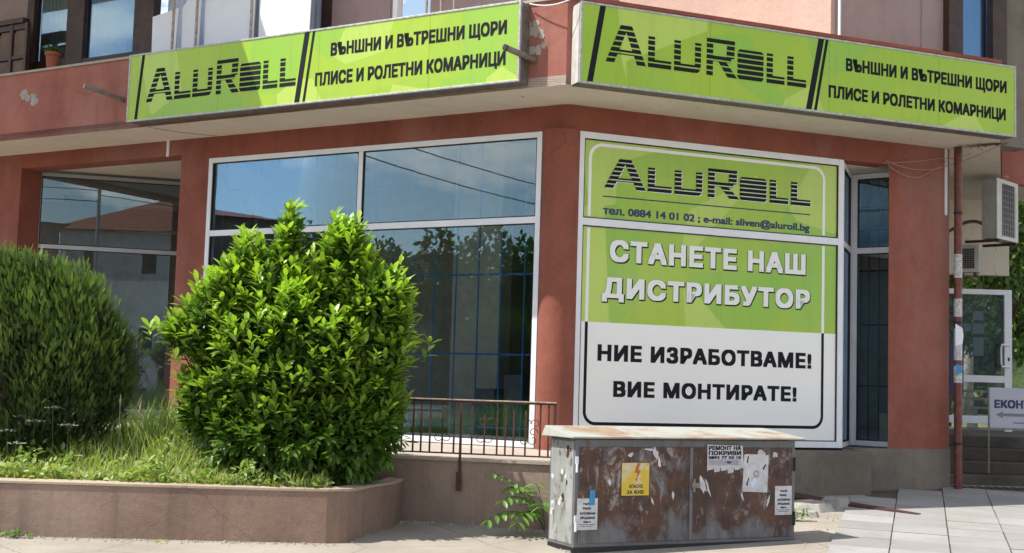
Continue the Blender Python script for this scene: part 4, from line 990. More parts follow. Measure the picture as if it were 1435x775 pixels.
def inside(p, E, k=1.0):
    return any(((p[0] - e[0]) / (e[3] * k)) ** 2 + ((p[1] - e[1]) / (e[4] * k)) ** 2 + ((p[2] - e[2]) / (e[5] * k)) ** 2 < 1 for e in E)

# ---- laurel
E_ = [(-2.24, 13.25, 1.62, .98, .80, 1.08), (-2.50, 13.25, 2.42, .50, .5, .52), (-1.74, 13.15, 2.70, .24, .25, .56), (-1.40, 13.1, 2.42, .36, .35, .30),
      (-1.42, 13.25, 1.85, .38, .45, .50), (-3.12, 13.2, 2.10, .38, .4, .40), (-3.10, 13.2, 1.35, .30, .4, .45), (-2.75, 13.1, 2.75, .16, .2, .28), (-2.32, 13.1, 3.03, .10, .14, .30), (-2.9, 13.0, 2.45, .2, .25, .3), (-2.25, 13.0, .95, .86, .55, .55), (-3.42, 13.1, 2.02, .12, .2, .16), (-1.46, 13.1, 1.15, .38, .42, .55)]
lroot = thing('laurel_bush', (-2.3, 13.2, .46), 'big bright green laurel bush with upright glossy leaves in the planter', 'bush')
LV = leafmesh('l', 1, .36)
shoots = []
wts = np.array([e[3] * e[5] for e in E_]); wts = wts / wts.sum(); tries = 0
while len(shoots) < 2500 and tries < 40000:
    tries += 1
    e = E_[rg.choice(len(E_), p=wts)]; v = rg.normal(size=3); v /= np.linalg.norm(v)
    if v[1] > .45 and rg.random() < .75: continue
    r = (1 - .42 * rg.random() ** 1.6) * (1 + .13 * math.sin(v[0] * 7 + e[0] * 9) * math.cos(v[2] * 6 + e[2] * 7)) + (rg.uniform(.06, .20) if rg.random() < .05 else 0)
    p = np.array(e[:3]) + v * np.array(e[3:]) * r
    others = [q for q in E_ if q is not e]
    if inside(p, others, .72): continue
    if p[2] < .50: continue
    if rg.random() < .10 * max(0, 1): continue
    nrm = v / np.array(e[3:]); nrm /= np.linalg.norm(nrm)
    shoots.append((p, nrm, r))
for (x, z, n_s) in ((-2.34, 3.02, 16), (-1.76, 3.08, 16), (-1.20, 2.66, 10), (-3.15, 2.46, 12), (-2.80, 2.95, 10), (-1.10, 2.25, 9), (-1.06, 1.95, 8), (-3.50, 2.02, 9), (-1.50, 2.78, 8), (-2.05, 2.75, 10), (-3.36, 1.62, 8), (-3.30, 1.2, 6)):
    for q in range(n_s):
        p = np.array([x, 13.1, z]) + rg.normal(size=3) * np.array([.075, .10, .09]); nrm = np.array([(x + 2.2) * .45, -.3, .5]) + rg.normal(size=3) * .3; shoots.append((p, nrm / np.linalg.norm(nrm), .97))
leaves = []; stems = MB()
for p, nrm, r in shoots:
    hgt = (p[2] - .5) / 2.6
    d = nrm * .6 + np.array([0, 0, .55 + .9 * hgt * rg.random()]) + rg.normal(size=3) * .22
    if p[2] < 1.0: d = nrm + np.array([0, 0, -.15]) + rg.normal(size=3) * .25
    d /= np.linalg.norm(d)
    ln = rg.uniform(.13, .26) * (1.25 if hgt > .75 else 1); start = p - d * ln * .8
    outer = r > .86 and hgt > .28
    nl = rg.integers(7, 12); ph = rg.random() * 6.28
    ax = basis(d, 0)
    for k in range(nl):
        t = (k + .5) / nl; ph += 2.4
        out = ax[:, 0] * math.cos(ph) + ax[:, 2] * math.sin(ph)
        spread = 1.25 - .85 * t
        ld = d * (1.05 - spread * .45) + out * spread * .8 + rg.normal(size=3) * .1
        size = rg.uniform(.075, .175) * (1 - .35 * max(0, t - .6))
        young = (max(0, t - .15) * (1.15 if outer else .22) + rg.uniform(-.15, .15)) * (.12 + .95 * min(1, hgt * 1.25))  # besides young tips, upper leaves get a paler tint as if sunlit
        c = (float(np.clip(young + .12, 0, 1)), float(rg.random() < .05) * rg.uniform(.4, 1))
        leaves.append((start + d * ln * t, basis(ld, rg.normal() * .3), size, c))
    if outer and rg.random() < .25: stems.tube([start - d * .05, p + d * ln * .2], .003, 3, False)
for k in range(5200):
    e = E_[rg.choice(len(E_), p=wts)]; v = rg.normal(size=3); v /= np.linalg.norm(v); p = np.array(e[:3]) + v * np.array(e[3:]) * rg.uniform(.25, .82)
    if p[2] < .5: continue
    leaves.append((p, basis(v + rg.normal(size=3) * .8, rg.normal()), rg.uniform(.10, .16), (float(rg.uniform(0, .12)), 0.)))  # leaves inside the crown keep the dark tint, standing for shade
front = sorted(range(len(leaves)), key=lambda i: leaves[i][0][1] - .25 * leaves[i][0][2] + rg.random() * .5)[:300]
fs_ = set(front); rest = [l for i, l in enumerate(leaves) if i not in fs_]
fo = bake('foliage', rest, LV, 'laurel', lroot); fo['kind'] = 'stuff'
variants = []
for k in range(6):
    bv, bf = leafmesh('l', 1, .36, .10 + .03 * k, .10 + .04 * k); me = bpy.data.meshes.new('leaf'); me.from_pydata(bv, [], bf); me.materials.append(MT['laurel'])
    at = me.color_attributes.new('tint', 'FLOAT_COLOR', 'POINT'); at.data.foreach_set('color', np.tile([.15 + .16 * k, 0, 0, 1], len(bv)))
    me.polygons.foreach_set('use_smooth', [True] * len(me.polygons)); variants.append(me)
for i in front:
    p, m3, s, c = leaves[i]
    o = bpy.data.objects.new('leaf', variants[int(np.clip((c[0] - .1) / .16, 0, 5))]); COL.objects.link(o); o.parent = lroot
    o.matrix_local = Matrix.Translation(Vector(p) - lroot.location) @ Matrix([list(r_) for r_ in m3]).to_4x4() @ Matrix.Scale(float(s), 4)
br = MB()
for k in range(26):
    e = E_[k % len(E_)]; t_ = np.array(e[:3]) + rg.normal(size=3) * np.array(e[3:]) * .35; b_ = np.array([-2.25 + rg.normal() * .12, 13.25 + rg.normal() * .1, .44])
    m_ = b_ * .5 + t_ * .5 + rg.normal(size=3) * .08; m_[2] -= .15
    br.tube([b_, b_ * .75 + m_ * .25, m_, t_], [.022, .018, .012, .005], 6)
br.build('branches', 'bark', lroot, kind='stuff'); stems.build('twigs', 'laurel', lroot, kind='stuff')

# ---- conifer
sv = []; sf = []
for k in range(7):         # a feathery spray: scale leaves alternating along a short stem
    for sgn in (-1, 1):
        t = .10 + k * .125; b = len(sv); l = .34 * (1 - t * .55)
        sv += [(0, t, 0), (sgn * l * .36, t + l * .55, .03 * sgn), (sgn * l * .46, t + l * 1.2, .05 * sgn), (sgn * l * .22, t + l * .62, 0)]; sf.append((b, b + 1, b + 2, b + 3))
b = len(sv); sv += [(-.02, 0, 0), (.02, 0, 0), (.012, 1, 0), (-.012, 1, 0), (0, 0, -.02), (0, 0, .02), (0, 1, .012), (0, 1, -.012)]; sf += [(b, b + 1, b + 2, b + 3), (b + 4, b + 5, b + 6, b + 7)]
SPR = (np.array(sv), sf)
CE = [(-5.35, 13.55, 1.9, .55, .5, .9), (-5.0, 13.55, 1.50, .92, .75, 1.16), (-5.5, 13.6, 1.9, .7, .7, .80), (-4.62, 13.5, 1.60, .55, .6, .78), (-4.72, 13.5, 1.95, .42, .5, .70), (-5.15, 13.4, 2.32, .26, .4, .46), (-4.85, 13.4, 2.28, .16, .3, .42), (-5.45, 13.4, 2.35, .22, .3, .42), (-4.42, 13.4, 2.0, .16, .3, .34), (-4.2, 13.45, 1.45, .16, .3, .4), (-5.28, 13.3, 2.50, .10, .2, .30), (-4.98, 13.3, 2.48, .09, .2, .28), (-4.68, 13.35, 2.30, .10, .2, .30), (-4.30, 13.35, 2.05, .09, .2, .26), (-4.12, 13.4, 1.80, .10, .2, .24), (-5.42, 13.3, 2.58, .08, .2, .24), (-6.1, 13.6, 1.7, .6, .7, .9), (-5.35, 13.4, 1.0, .8, .6, .6)]
croot = thing('juniper_bush', (-5.0, 13.5, .46), 'dark feathery evergreen bush at the left end of the planter', 'bush')
items = []; tries = 0
wt = np.array([e[3] * e[5] for e in CE]); wt = wt / wt.sum()
while len(items) < 24000 and tries < 150000:
    tries += 1
    e = CE[rg.choice(len(CE), p=wt)]; v = rg.normal(size=3); v /= np.linalg.norm(v)
    if v[1] > .4: continue
    # clumped surface: plumes
    cl = math.sin(v[0] * 9 + e[0] * 5) * math.sin(v[2] * 7 + v[1] * 8 + e[0] * 3)
    r = 1 - (.35 * rg.random() ** 1.5 if rg.random() < .72 else rg.uniform(.35, .7)) + .09 * cl + (.10 * max(0, v[2]) * rg.random() if rg.random() < .2 else 0)
    r *= 1 + .10 * math.sin(v[0] * 11 + e[2] * 9) * math.cos(v[1] * 9)
    p = np.array(e[:3]) + v * np.array(e[3:]) * r
    if inside(p, [q for q in CE if q is not e], .74) or p[2] < .5: continue
    d = v * .55 + np.array([0, -.1, 1.0]) + rg.normal(size=3) * .28
    hg = np.clip((p[2] - .8) / 1.8, 0, 1)
    young = float(np.clip(rg.uniform(-.1, .25) + 1.0 * hg * max(0, r - .72) * 3.2 * rg.uniform(.4, 1) + .15 * cl, 0, 1))  # upper and outer sprays tinted lighter, hollows darker, as light would fall
    items.append((p, basis(d, rg.random() * 3.14), rg.uniform(.045, .115), (young, float(rg.random() < .05) * .7)))
for k in range(13000):
    e = CE[rg.choice(len(CE), p=wt)]; v = rg.normal(size=3); v /= np.linalg.norm(v); p = np.array(e[:3]) + v * np.array(e[3:]) * rg.uniform(.15, .80)
    if p[2] > .5: items.append((p, basis(v * .6 + np.array([0, 0, .8]) + rg.normal(size=3) * .5, rg.random() * 3), rg.uniform(.06, .11), (0., 0.)))  # fill sprays take the darkest tint for the shaded inside
fo = bake('foliage', items, SPR, 'conifer', croot, smooth=False); fo['kind'] = 'stuff'
br = MB()
for k in range(16):
    t_ = np.array([-5.0 + rg.normal() * .5, 13.55, 1.6 + rg.normal() * .4]); br.tube([(-5.0 + rg.normal() * .1, 13.6, .44), tuple(t_ * .5 + np.array([-5.0, 13.6, .7]) * .5), tuple(t_)], [.03, .02, .008], 5)
br.build('branches', 'bark', croot, kind='stuff')

# ---- grass: one blade mesh, thousands of blades
def blade(h=1.0, w=.03, bend=.35):
    vs = []; n = 4
    for k in range(n):
        t = k / n; x = w * (1 - t * .75); vs += [(-x / 2, bend * t * t, h * t * (1 - .12 * t)), (x / 2, bend * t * t, h * t * (1 - .12 * t))]
    vs.append((0, bend, h * .88)); fs = [(2 * k, 2 * k + 1, 2 * k + 3, 2 * k + 2) for k in range(n - 1)] + [(2 * n - 2, 2 * n - 1, 2 * n)]
    return np.array(vs), fs
BL = blade(1, .048, .60); items = []
def zrot(a): c, s = math.cos(a), math.sin(a); return np.array([[c, -s, 0], [s, c, 0], [0, 0, 1.]])
for k in range(17000):
    x = rg.uniform(-6.4, -1.35); y = 12.42 + rg.random() ** 1.3 * 2.3
    if x > -3.0 and y > 12.8 and rg.random() < .7: continue
    if x > -1.75 and (y < 12.9 or x > -1.5): continue
    back_ = (y - 12.4) / 1.5
    hb = .17 + .42 * min(1, back_) + .26 * math.exp(-((x + 3.5) / .75) ** 2) * min(1, back_ * 1.5) + .05 * math.sin(x * 7) * math.sin(y * 5)
    h = max(.06, hb * rg.uniform(.5, 1.25))
    til = rg.normal() * .28; m3 = zrot(rg.random() * 6.28) @ np.array([[1, 0, 0], [0, math.cos(til), -math.sin(til)], [0, math.sin(til), math.cos(til)]])
    dry = np.clip(.74 - .42 * back_ + rg.normal() * .25, 0, 1)
    items.append((np.array([x, y, .45]), m3 * np.array([max(.5, .22 / h), 1, 1]), h, (float(dry), float(rg.random() < .18) * 1.0)))
g_ = bake('grass', items, BL, 'grass', None, False, Vector((-4, 13, .46))); tag(g_, 'tall wild grass growing in the planter behind the low wall', 'grass'); g_['kind'] = 'stuff'
# broad leaved weeds among the grass
items = []
for k in range(6500):
    x = rg.uniform(-6.2, -1.75); y = 12.40 + rg.random() ** 1.5 * 1.1; z = .46 + rg.random() * (.10 + .30 * (y - 12.4) + .14 * max(0, math.sin(x * 4.1) * math.sin(x * 9.7 + 1)))
    if rg.random() < .35 and math.sin(x * 6.3 + 2) > .2: continue
    items.append((np.array([x, y, z]), basis(np.array([rg.normal(), rg.normal(), rg.uniform(.1, 1.4)]), rg.normal() * .6), rg.uniform(.04, .11), (float(rg.uniform(.0, .8)), 0.1)))
w_ = bake('ground_weeds', items, leafmesh('w', 1, .42), 'grass', None, True, Vector((-4, 12.6, .46))); tag(w_, 'low broad leaved weeds along the inner edge of the planter', 'weeds'); w_['kind'] = 'stuff'
# tall seed heads
for k, (x, y, h, lb) in enumerate(((-4.02, 13.2, .78, 'leftmost tall grass stem with a pale seed head'), (-3.82, 13.1, .72, 'tall pale seed head stem, second from the left'), (-3.32, 13.2, .70, 'tall grass stem before the sill of the recessed window'), (-3.05, 13.0, .66, 'rightmost tall grass stem beside the laurel bush'))):
    r = thing('grass_stem', (x, y, .46), lb, 'grass stem', 'tall seed head stems')
    mb = MB(); dx = rg.uniform(-.08, .08); tip = Vector((x + dx, y - .03, .46 + h)); mb.tube([(x, y, .44), (x + dx * .3, y, .46 + h * .5), tip], .004, 4); mb.build('stem', 'cap', r)
    mb = MB(); mb.tube([tip, tip + Vector((dx * .2, 0, .05)), tip + Vector((dx * .5, 0, .12))], [.005, .012, .002], 6); mb.build('seed_head', 'cap', r)
# umbel flowers
for k, (x, y, h, lb) in enumerate(((-4.98, 12.95, .62, 'white umbel flower'), (-4.60, 12.95, .72, 'white umbel flower'), (-4.83, 12.9, .58, 'white umbel flower'), (-5.02, 12.85, .48, 'white umbel flower'), (-4.43, 12.9, .55, 'white umbel flower'), (-4.95, 12.8, .36, 'white umbel flower'), (-5.25, 12.9, .5, 'white umbel flower'))):
    where = ('second from left, mid height', 'highest of all', 'in the middle', 'left and rather low', 'rightmost of the group', 'lowest of the group', 'farthest left')[k]
    r = thing('umbel_flower', (x, y, .46), 'white lacy umbel flower before the dark evergreen, ' + where, 'wildflower', 'white umbel flowers before the evergreen')
    top = Vector((x + rg.uniform(-.04, .04), y, .46 + h)); st = MB(); st.tube([(x, y, .44), top], .004, 4); pt = MB()
    for q in range(9):
        a = q * 2.4; rad = .012 + .075 * math.sqrt(q / 9); t2 = top + Vector((math.cos(a) * rad, math.sin(a) * rad, .035 - rad * .15)); st.tube([top, t2], .0018, 3, False)
        for j in range(6):
            c = t2 + Vector((rg.normal() * .011, rg.normal() * .011, rg.normal() * .004)); pt.add([c + Vector((.008 * math.cos(u), .008 * math.sin(u), .003 * math.sin(u * 2 + j))) for u in [6.283 * w / 5 for w in range(5)]], [(0, 1, 2, 3, 4)])
    st.build('stem', 'gardengrass', r); pt.build('flower_head', 'petal', r)
# sapling with pinnate leaves beside the cabinet
sp = thing('sapling', (.30, 13.42, .05), 'small green sapling with long feathered leaves between the railing and the cabinet', 'sapling')
lm_ = []
for k in range(3):
    bv, bf = leafmesh('s', 1, .34, .1, .25); me = bpy.data.meshes.new('leaflet'); me.from_pydata(bv, [], bf); me.materials.append(MT['sapleaf'])
    at = me.color_attributes.new('tint', 'FLOAT_COLOR', 'POINT'); at.data.foreach_set('color', np.tile([.3 + .3 * k, 0, 0, 1], len(bv))); lm_.append(me)
stm = MB(); base_ = Vector((.42, 13.36, .06))
for i, (tip, rise) in enumerate(((Vector((-.12, 13.1, .66)), .12), (Vector((-.02, 13.0, .40)), .16), (Vector((-.16, 13.0, .20)), .14), (Vector((.30, 12.95, .58)), .12), (Vector((.14, 12.9, .20)), .15), (Vector((.36, 12.9, .36)), .14), (Vector((.05, 13.1, .52)), .16))):
    pts_ = [base_.lerp(tip, t) + Vector((0, 0, rise * 4 * t * (1 - t))) for t in [k / 8 for k in range(9)]]; stm.tube(pts_, .004, 4)
    for k in range(2, 9):
        d = (pts_[k] - pts_[k - 1]).normalized(); side = d.cross(Vector((0, 0, 1))).normalized()
        for sg in (-1, 1):
            ld = side * sg + d * .45 + Vector((0, 0, -.25)); m3 = basis(np.array(ld), rg.normal() * .2); s_ = .165 * (1 - .35 * abs(k - 5) / 5)
            o = bpy.data.objects.new('leaflet', lm_[(i + k) % 3]); COL.objects.link(o); o.parent = sp
            o.matrix_local = Matrix.Translation(pts_[k] - sp.location) @ Matrix([list(r_) for r_ in m3]).to_4x4() @ Matrix.Scale(s_, 4)
stm.build('stem', 'sapleaf' if False else 'gardengrass', sp)
# small weeds on the pavement
def weed(x, y, n, r, label, h=.05):
    it = [(np.array([x + rg.normal() * r, y + rg.normal() * r * .3, gz(0, y) + rg.random() * h]), basis(np.array([rg.normal(), rg.normal(), rg.uniform(.2, 1)]), 0), rg.uniform(.03, .07), (float(rg.uniform(.1, .6)), 0)) for _ in range(n)]
    o = bake('weed', it, leafmesh('w', 1, .4), 'sapleaf', None, True, Vector((x, y, gz(0, y)))); tag(o, label, 'weed')
weed(-4.60, 12.10, 60, .08, 'small green weed at the foot of the planter wall on the left')
weed(-4.95, 12.12, 26, .12, 'thin patch of weed at the far left foot of the planter')
weed(3.35, 14.7, 90, .09, 'green weed growing by the right side of the cabinet', .14)
weed(.62, 12.95, 70, .08, 'weed at the lower left corner of the cabinet', .1)

# ============================================================ TREES (park behind the passage, street behind the camera)
TL = leafmesh('t', 1, .5, .1, .1, 2)
tree_meshes = []
def tree_data(seed, nleaf=3800, trunk_h=2.4, R_=2.2, H_=5.5):
    g = np.random.default_rng(seed); mb = MB(); lv = []
    mb.tube([(0, 0, -.1), (.05, .03, trunk_h * .6), (g.normal() * .15, g.normal() * .15, trunk_h + H_ * .35)], [.17, .13, .06], 8)
    clumps = []
    for k in range(22):
        v = g.normal(size=3); v /= np.linalg.norm(v); c = np.array([0, 0, trunk_h + H_ * .42]) + v * np.array([R_ * .72, R_ * .72, H_ * .40]) * g.uniform(.45, 1); clumps.append((c, g.uniform(.45, .85) * R_ * .42))
        mb.tube([(0, 0, trunk_h * g.uniform(.8, 1.3)), tuple(c * .6 + np.array([0, 0, trunk_h]) * .4), tuple(c)], [.06, .035, .012], 5)
    for k in range(nleaf):
        c, r = clumps[g.integers(len(clumps))]; v = g.normal(size=3); v /= np.linalg.norm(v); p = c + v * r * g.uniform(.5, 1.05)
        lv.append((p, basis(v + g.normal(size=3) * .7 + np.array([0, 0, -.2]), g.random() * 3), g.uniform(.16, .30), (float(g.random()), 0.)))
    return mb, lv
protos = []
def make_tree(loc, seed, label, scale=1, bark='bark', group=None, **k):
    r = thing('tree', Vector(loc), label, 'tree', group); r.scale = (1, 1, 1)
    mb, lv = tree_data(seed, **k)
    mb.v = [p * scale + r.location for p in mb.v]; mb.build('trunk', bark, r, smooth=True)
    o = bake('crown', [(p * scale + np.array(loc), m3, s * scale, c) for p, m3, s, c in lv], TL, 'treeleaf', r); o['kind'] = 'stuff'
    return r
make_tree((11.2, 31, 1.0), 1, 'leafy tree nearest behind the glass door passage', 1.0, 'birch', None, nleaf=5000)
make_tree((14.5, 37, 1.0), 2, 'leafy tree in the park right of the passage', 1.2, group=None, nleaf=5000)
make_tree((12.8, 46, 1.0), 3, 'farther dark tree in the park beyond the passage', 1.6, nleaf=6000, trunk_h=1.2)
make_tree((19, 52, 1.0), 5, 'farthest tree at the right of the park', 1.9, nleaf=6000, trunk_h=1.2)
make_tree((9.4, 27.2, 1.0), 6, 'low leafy young tree beside the passage wall', .62, nleaf=3500)
make_tree((9.0, 40, 1.0), 7, 'dense tree straight behind the glass door', 1.3, group=None, nleaf=6000, trunk_h=.8)
make_tree((15.5, 30.5, 1.0), 8, 'leafy tree at the right edge beyond the arrow board', 1.0, nleaf=5000, trunk_h=1.0)
make_tree((16.5, 44, 1.0), 9, 'dark tree between the park trees', 1.5, nleaf=6000, trunk_h=.6)
mb = MB(); bn = thing('park_bench', Vector((10.7, 27.6, 1.0)), 'park bench seen through the glass door', 'bench')
for z, y in ((.42, 27.5), (.42, 27.65), (.62, 27.85), (.78, 27.88)):
    mb = MB(); mb.box(10.0, 11.6, y, y + .1, .9 + z, .9 + z + .05); mb.build('slat', 'cap', bn)
for x in (10.1, 11.4):
    mb = MB(); mb.box(x, x + .08, 27.5, 27.95, .9, 1.32); mb.build('leg', 'greymetal', bn)
# street behind the camera, seen only in the shop glass
n_ = 0
for (x, y, s_, lb) in ((-20.6, 5.0, .62, 'small roadside tree facing the large shop window'), (-19.0, 2.6, .78, 'second small roadside tree nearer the camera side'), (-52, -1, 1.75, 'distant street tree beside the brown house'), (-50, -5, 1.6, 'second distant street tree from the brown house'), (-48, -9, 1.85, 'third distant street tree from the brown house'), (-45.5, -13, 1.7, 'fourth distant street tree from the brown house'), (-43, -18, 1.5, 'distant street tree nearest the road bend')):
    n_ += 1; make_tree((x, y, 0), 20 + n_, lb, s_, nleaf=4200 if x < -40 else 2600, trunk_h=1.2)
def house(name, x0, x1, y0, y1, h, rh, mat, label, wins, hd=0):
    r = thing(name, Vector(((x0 + x1) / 2, (y0 + y1) / 2, 0)), label, 'house')
    mb = MB(); mb.box(x0, x1, y0, y1, -.1, h); mb.build('wall', mat, r)
    e = .5; mb = MB(); cx0, cx1 = x0 + (y1 - y0) / 2 * .8, x1 - (y1 - y0) / 2 * .8; cy = (y0 + y1) / 2
    if cx0 > cx1: cx0 = cx1 = (x0 + x1) / 2
    mb.add([(x0 - e, y0 - e, h), (x1 + e, y0 - e, h), (x1 + e, y1 + e, h), (x0 - e, y1 + e, h), (cx0, cy, h + rh), (cx1 + .01, cy, h + rh)], [(0, 1, 5, 4), (1, 2, 5), (2, 3, 4, 5), (3, 0, 4), (3, 2, 1, 0)]); mb.build('roof', 'tile_roof', r)
    for (wx, wz) in wins:
        mb = MB(); mb.box(wx, wx + .9, y1, y1 + .04, wz, wz + 1.3); f = mb.build('window', 'sheet', r); mb = MB(); mb.box(wx + .08, wx + .82, y1 + .041, y1 + .05, wz + .08, wz + 1.22); mb.build('pane', 'gasket', f)
    return r
hs_ = house('house', 4.2, 13, -31, -21.5, 8.9, 2.3, 'house', 'pale rendered house with a red tiled roof across the street', [(5.4, 6.6), (8.5, 6.6), (5.4, 2.6), (8.5, 2.6), (11, 6.6)]); hs_.rotation_euler = (0, 0, R(32))
house('house', -4.5, 1.2, -30, -19.5, 8.6, .6, 'houseb', 'dark brown house across the street', [(-3, 5), (-.6, 5)])
house('house', -50, -38.5, 5.6, 17, 8.3, 1.2, 'houseb', 'brown house at the far end of the street', [(-46, 5)])
house('house', 16, 28, -34, -24, 7.5, 2.2, 'house', 'second pale house with a red roof farther right across the street', [(18, 4), (22, 4)])
def hill(name, p, q, depth, h, seed):
    g = np.random.default_rng(seed); p = Vector(p); q = Vector(q); e = q - p; L = e.length; e.normalize(); n = Vector((-e.y, e.x, 0)); nx = int(L / .5); mb = MB(); vs = []
    ph = g.random(8) * 6.28; NY = 8
    for i in range(nx + 1):
        for j in range(NY + 1):
            a = L * i / nx; t = j / NY; zz = h * math.sin(t * math.pi / 2) ** .6 * (1 + .05 * math.sin(a * .07 + ph[0]) + .025 * math.sin(a * .31 + ph[1]) + .015 * math.sin(a * 1.1 + ph[2])) + (g.normal() * .16 if j else 0)
            vs.append(p + e * (a + g.normal() * .2) + n * (depth * t) + Vector((0, 0, max(0, zz))))
    mb.add(vs, [(i * (NY + 1) + j, (i + 1) * (NY + 1) + j, (i + 1) * (NY + 1) + j + 1, i * (NY + 1) + j + 1) for i in range(nx) for j in range(NY)])
    return struct(name, mb, 'woods')
hill('wooded_hill', (-62, 40, 0), (-56, -60, 0), -26, 11.5, 1)
hill('wooded_hill', (70, 60, 0), (-10, 78, 0), -30, 15, 2)
mb = MB(); mb.box(-30, 60, -60, -58, 0, 4); one('park_wall', mb, 'concrete', 'long pale wall closing the far side of the street', 'wall')
for k, (x, y) in enumerate(((2.0, -15.5), (-19, 14.5), (-33, -8.5))):
    mb = MB(); mb.tube([(x, y, -.1), (x, y, 10.2)], [.13, .08], 8); one('utility_pole', mb, 'concrete', 'concrete utility pole ' + ('opposite the recessed window', 'nearest the left facade', 'at the road bend')[k], 'utility pole')
for k, (p, q, s_) in enumerate((((-33, -8.5, 9.9), (2, -15.5, 9.9), .6), ((-33, -8.5, 9.4), (2, -15.5, 9.4), .7), ((-33, -8.5, 10.0), (-19, 14.5, 9.6), .35), ((-33, -8.5, 9.2), (-19, 14.5, 8.9), .4), ((2, -15.5, 9.7), (38, -12, 9.7), .7), ((-19, 14.5, 9.3), (-60, 44, 9.3), .6))):
    cable([p, q], (s_,), .022, 'dark overhead cable, ' + ('upper line from the bend pole to the middle pole', 'lower line from the bend pole to the middle pole', 'upper line from the bend pole to the left facade pole', 'lower line from the bend pole to the left facade pole', 'line running right from the middle pole', 'line running away from the left facade pole')[k], 'wiredark', None, 'overhead_cable')
# parked car mirrored low in the narrow window is left to the street wall; photographer behind the lens
per = thing('person', Vector((.05, -.55, 0)), 'person in a white T-shirt and black trousers holding up a phone, mirrored in the glass', 'person')
def skin(name, verts, edges, radii, mat, parent, root=0, sub=2):
    me = bpy.data.meshes.new(name); org = wloc(parent); me.from_pydata([tuple(Vector(v)) for v in verts], edges, []); me.materials.append(MT[mat])
    o = bpy.data.objects.new(name, me); COL.objects.link(o); o.parent = parent
    sm = o.modifiers.new('skin', 'SKIN'); sm.use_smooth_shade = True; ss = o.modifiers.new('sub', 'SUBSURF'); ss.levels = sub; ss.render_levels = sub
    if not me.skin_vertices: me.skin_vertices.new()
    for i, r in enumerate(radii):
        me.skin_vertices[0].data[i].radius = (r, r) if not isinstance(r, tuple) else r
    me.skin_vertices[0].data[root].use_root = True; return o
bv = [(0, 0, .95), (0, 0, 1.15), (0, 0, 1.38), (0, 0, 1.50), (0, .02, 1.60), (0, .02, 1.70), (-.10, 0, .92), (-.11, .02, .50), (-.12, -.02, .09), (-.12, .12, .04), (.10, 0, .92), (.11, .02, .50), (.12, -.02, .09), (.12, .12, .04),
      (-.19, 0, 1.42), (-.27, .10, 1.20), (-.10, .36, 1.52), (.19, 0, 1.42), (.27, .10, 1.20), (.10, .36, 1.52)]
be = [(0, 1), (1, 2), (2, 3), (3, 4), (4, 5), (0, 6), (6, 7), (7, 8), (8, 9), (0, 10), (10, 11), (11, 12), (12, 13), (2, 14), (14, 15), (15, 16), (2, 17), (17, 18), (18, 19)]
brd = [.15, .13, .15, .06, .085, .09, .09, .06, .042, .035, .09, .06, .042, .035, .06, .042, .028, .06, .042, .028]
skin('body', bv, be, brd, 'skin', per)
skin('shirt', [(0, 0, .93), (0, 0, 1.15), (0, 0, 1.36), (0, 0, 1.45), (-.19, 0, 1.42), (-.25, .07, 1.26), (.19, 0, 1.42), (.25, .07, 1.26)], [(0, 1), (1, 2), (2, 3), (2, 4), (4, 5), (2, 6), (6, 7)], [.17, .155, .17, .075, .08, .065, .08, .065], 'shirt', per)
skin('trousers', [(0, 0, .96), (-.10, 0, .90), (-.11, .02, .50), (-.12, -.02, .10), (.10, 0, .90), (.11, .02, .50), (.12, -.02, .10)], [(0, 1), (1, 2), (2, 3), (0, 4), (4, 5), (5, 6)], [.165, .11, .08, .065, .11, .08, .065], 'trousers', per)
skin('hair', [(0, -.01, 1.66), (0, 0, 1.74), (0, .03, 1.76)], [(0, 1), (1, 2)], [.098, .092, .07], 'hair', per)
for sg in (-1, 1):
    hb = Vector((sg * .10, .36, 1.52)); 
    for k in range(4):
        p0 = hb + Vector((-sg * .01 * k, .02, .012 * k)); skin('finger', [p0, p0 + Vector((-sg * .02, .045, .012)), p0 + Vector((-sg * .045, .052, .016))], [(0, 1), (1, 2)], [.010, .009, .008], 'skin', per, 0, 1)
mb = MB(); mb.box(-.075, .075, -.030, -.022, 1.555, 1.635); one('phone', mb, 'gasket', 'dark phone held up in both hands by the photographer', 'phone')

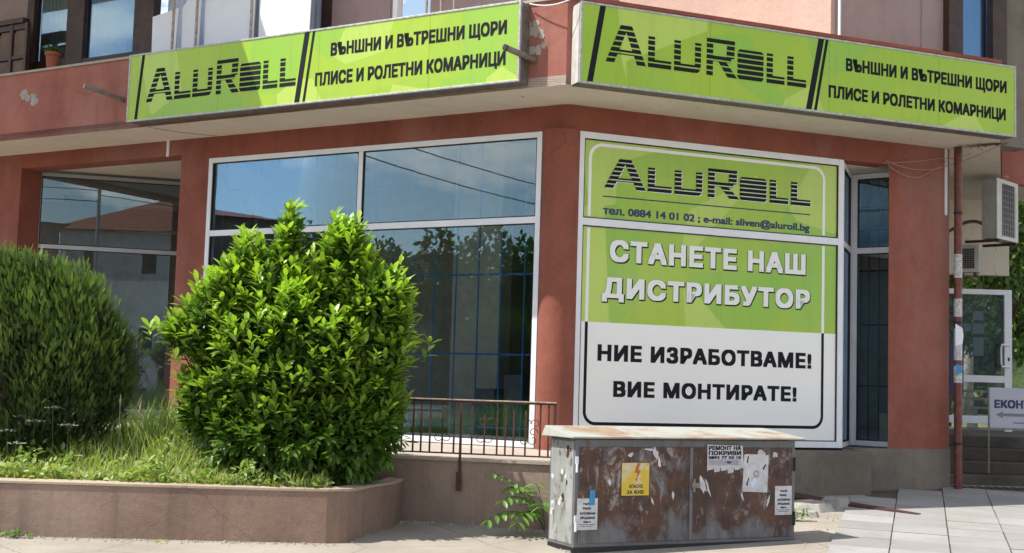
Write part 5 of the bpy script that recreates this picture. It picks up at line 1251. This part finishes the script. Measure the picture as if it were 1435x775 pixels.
# ============================================================ GRIT AND FALLEN LEAVES along the walls
gv = np.array([(-.5, -.4, 0), (.5, -.45, 0), (.45, .5, 0), (-.4, .45, 0), (-.3, -.2, .5), (.3, -.25, .55), (.2, .3, .5), (-.25, .3, .45)]); gf = [(4, 5, 6, 7), (0, 1, 5, 4), (1, 2, 6, 5), (2, 3, 7, 6), (3, 0, 4, 7)]
items = []; rg = np.random.default_rng(9)
def strip(p, q, n, w, s0, s1):
    for _ in range(n):
        t = rg.random(); x = p[0] + (q[0] - p[0]) * t; y = p[1] + (q[1] - p[1]) * t - abs(rg.normal()) * w; items.append((np.array([x, y, gz(0, y) - .004 + (0.0)]), zrot(rg.random() * 6.28), rg.uniform(s0, s1) * (1 if rg.random() < .9 else 2), (0., 0.)))
strip((-5.2, 12.17), (-1.7, 12.31), 420, .05, .006, .02); strip((-1.5, 12.45), (-1.1, 13.85), 80, .05, .006, .022); strip((-1.1, 13.88), (.5, 13.5), 220, .07, .006, .024); strip((.5, 12.9), (.62, 12.15), 120, .08, .008, .03)
strip((3.3, 13.9), (4.0, 15.6), 60, .5, .006, .022); strip((3.8, 16.7), (4.9, 17.2), 90, .3, .008, .025); strip((3.0, 13.3), (3.6, 13.0), 80, .25, .006, .02); strip((-5, 11.9), (3, 11.9), 160, .3, .004, .010)
gr = bake('grit', items, (gv, gf), 'concrete', None, False, Vector((0, 13, 0))); tag(gr, 'grit and small crumbs of concrete along the foot of the walls', 'grit'); gr['kind'] = 'stuff'
items = []
for _ in range(150):
    x = rg.uniform(-5, .5); y = (12.15 + (x + 5) * .04 if x < -1.6 else 13.7) - abs(rg.normal()) * .14
    items.append((np.array([x, y, gz(0, y) + .004]), basis(np.array([rg.normal(), rg.normal(), rg.normal() * .12]), rg.normal() * .3), rg.uniform(.02, .06), (float(rg.random() * .3), 1.)))
fl = bake('fallen_leaves', items, leafmesh('d', 1, .4), 'grass', None, True, Vector((-2, 12.5, 0))); tag(fl, 'dry fallen leaves scattered at the foot of the planter', 'fallen leaves'); fl['kind'] = 'stuff'
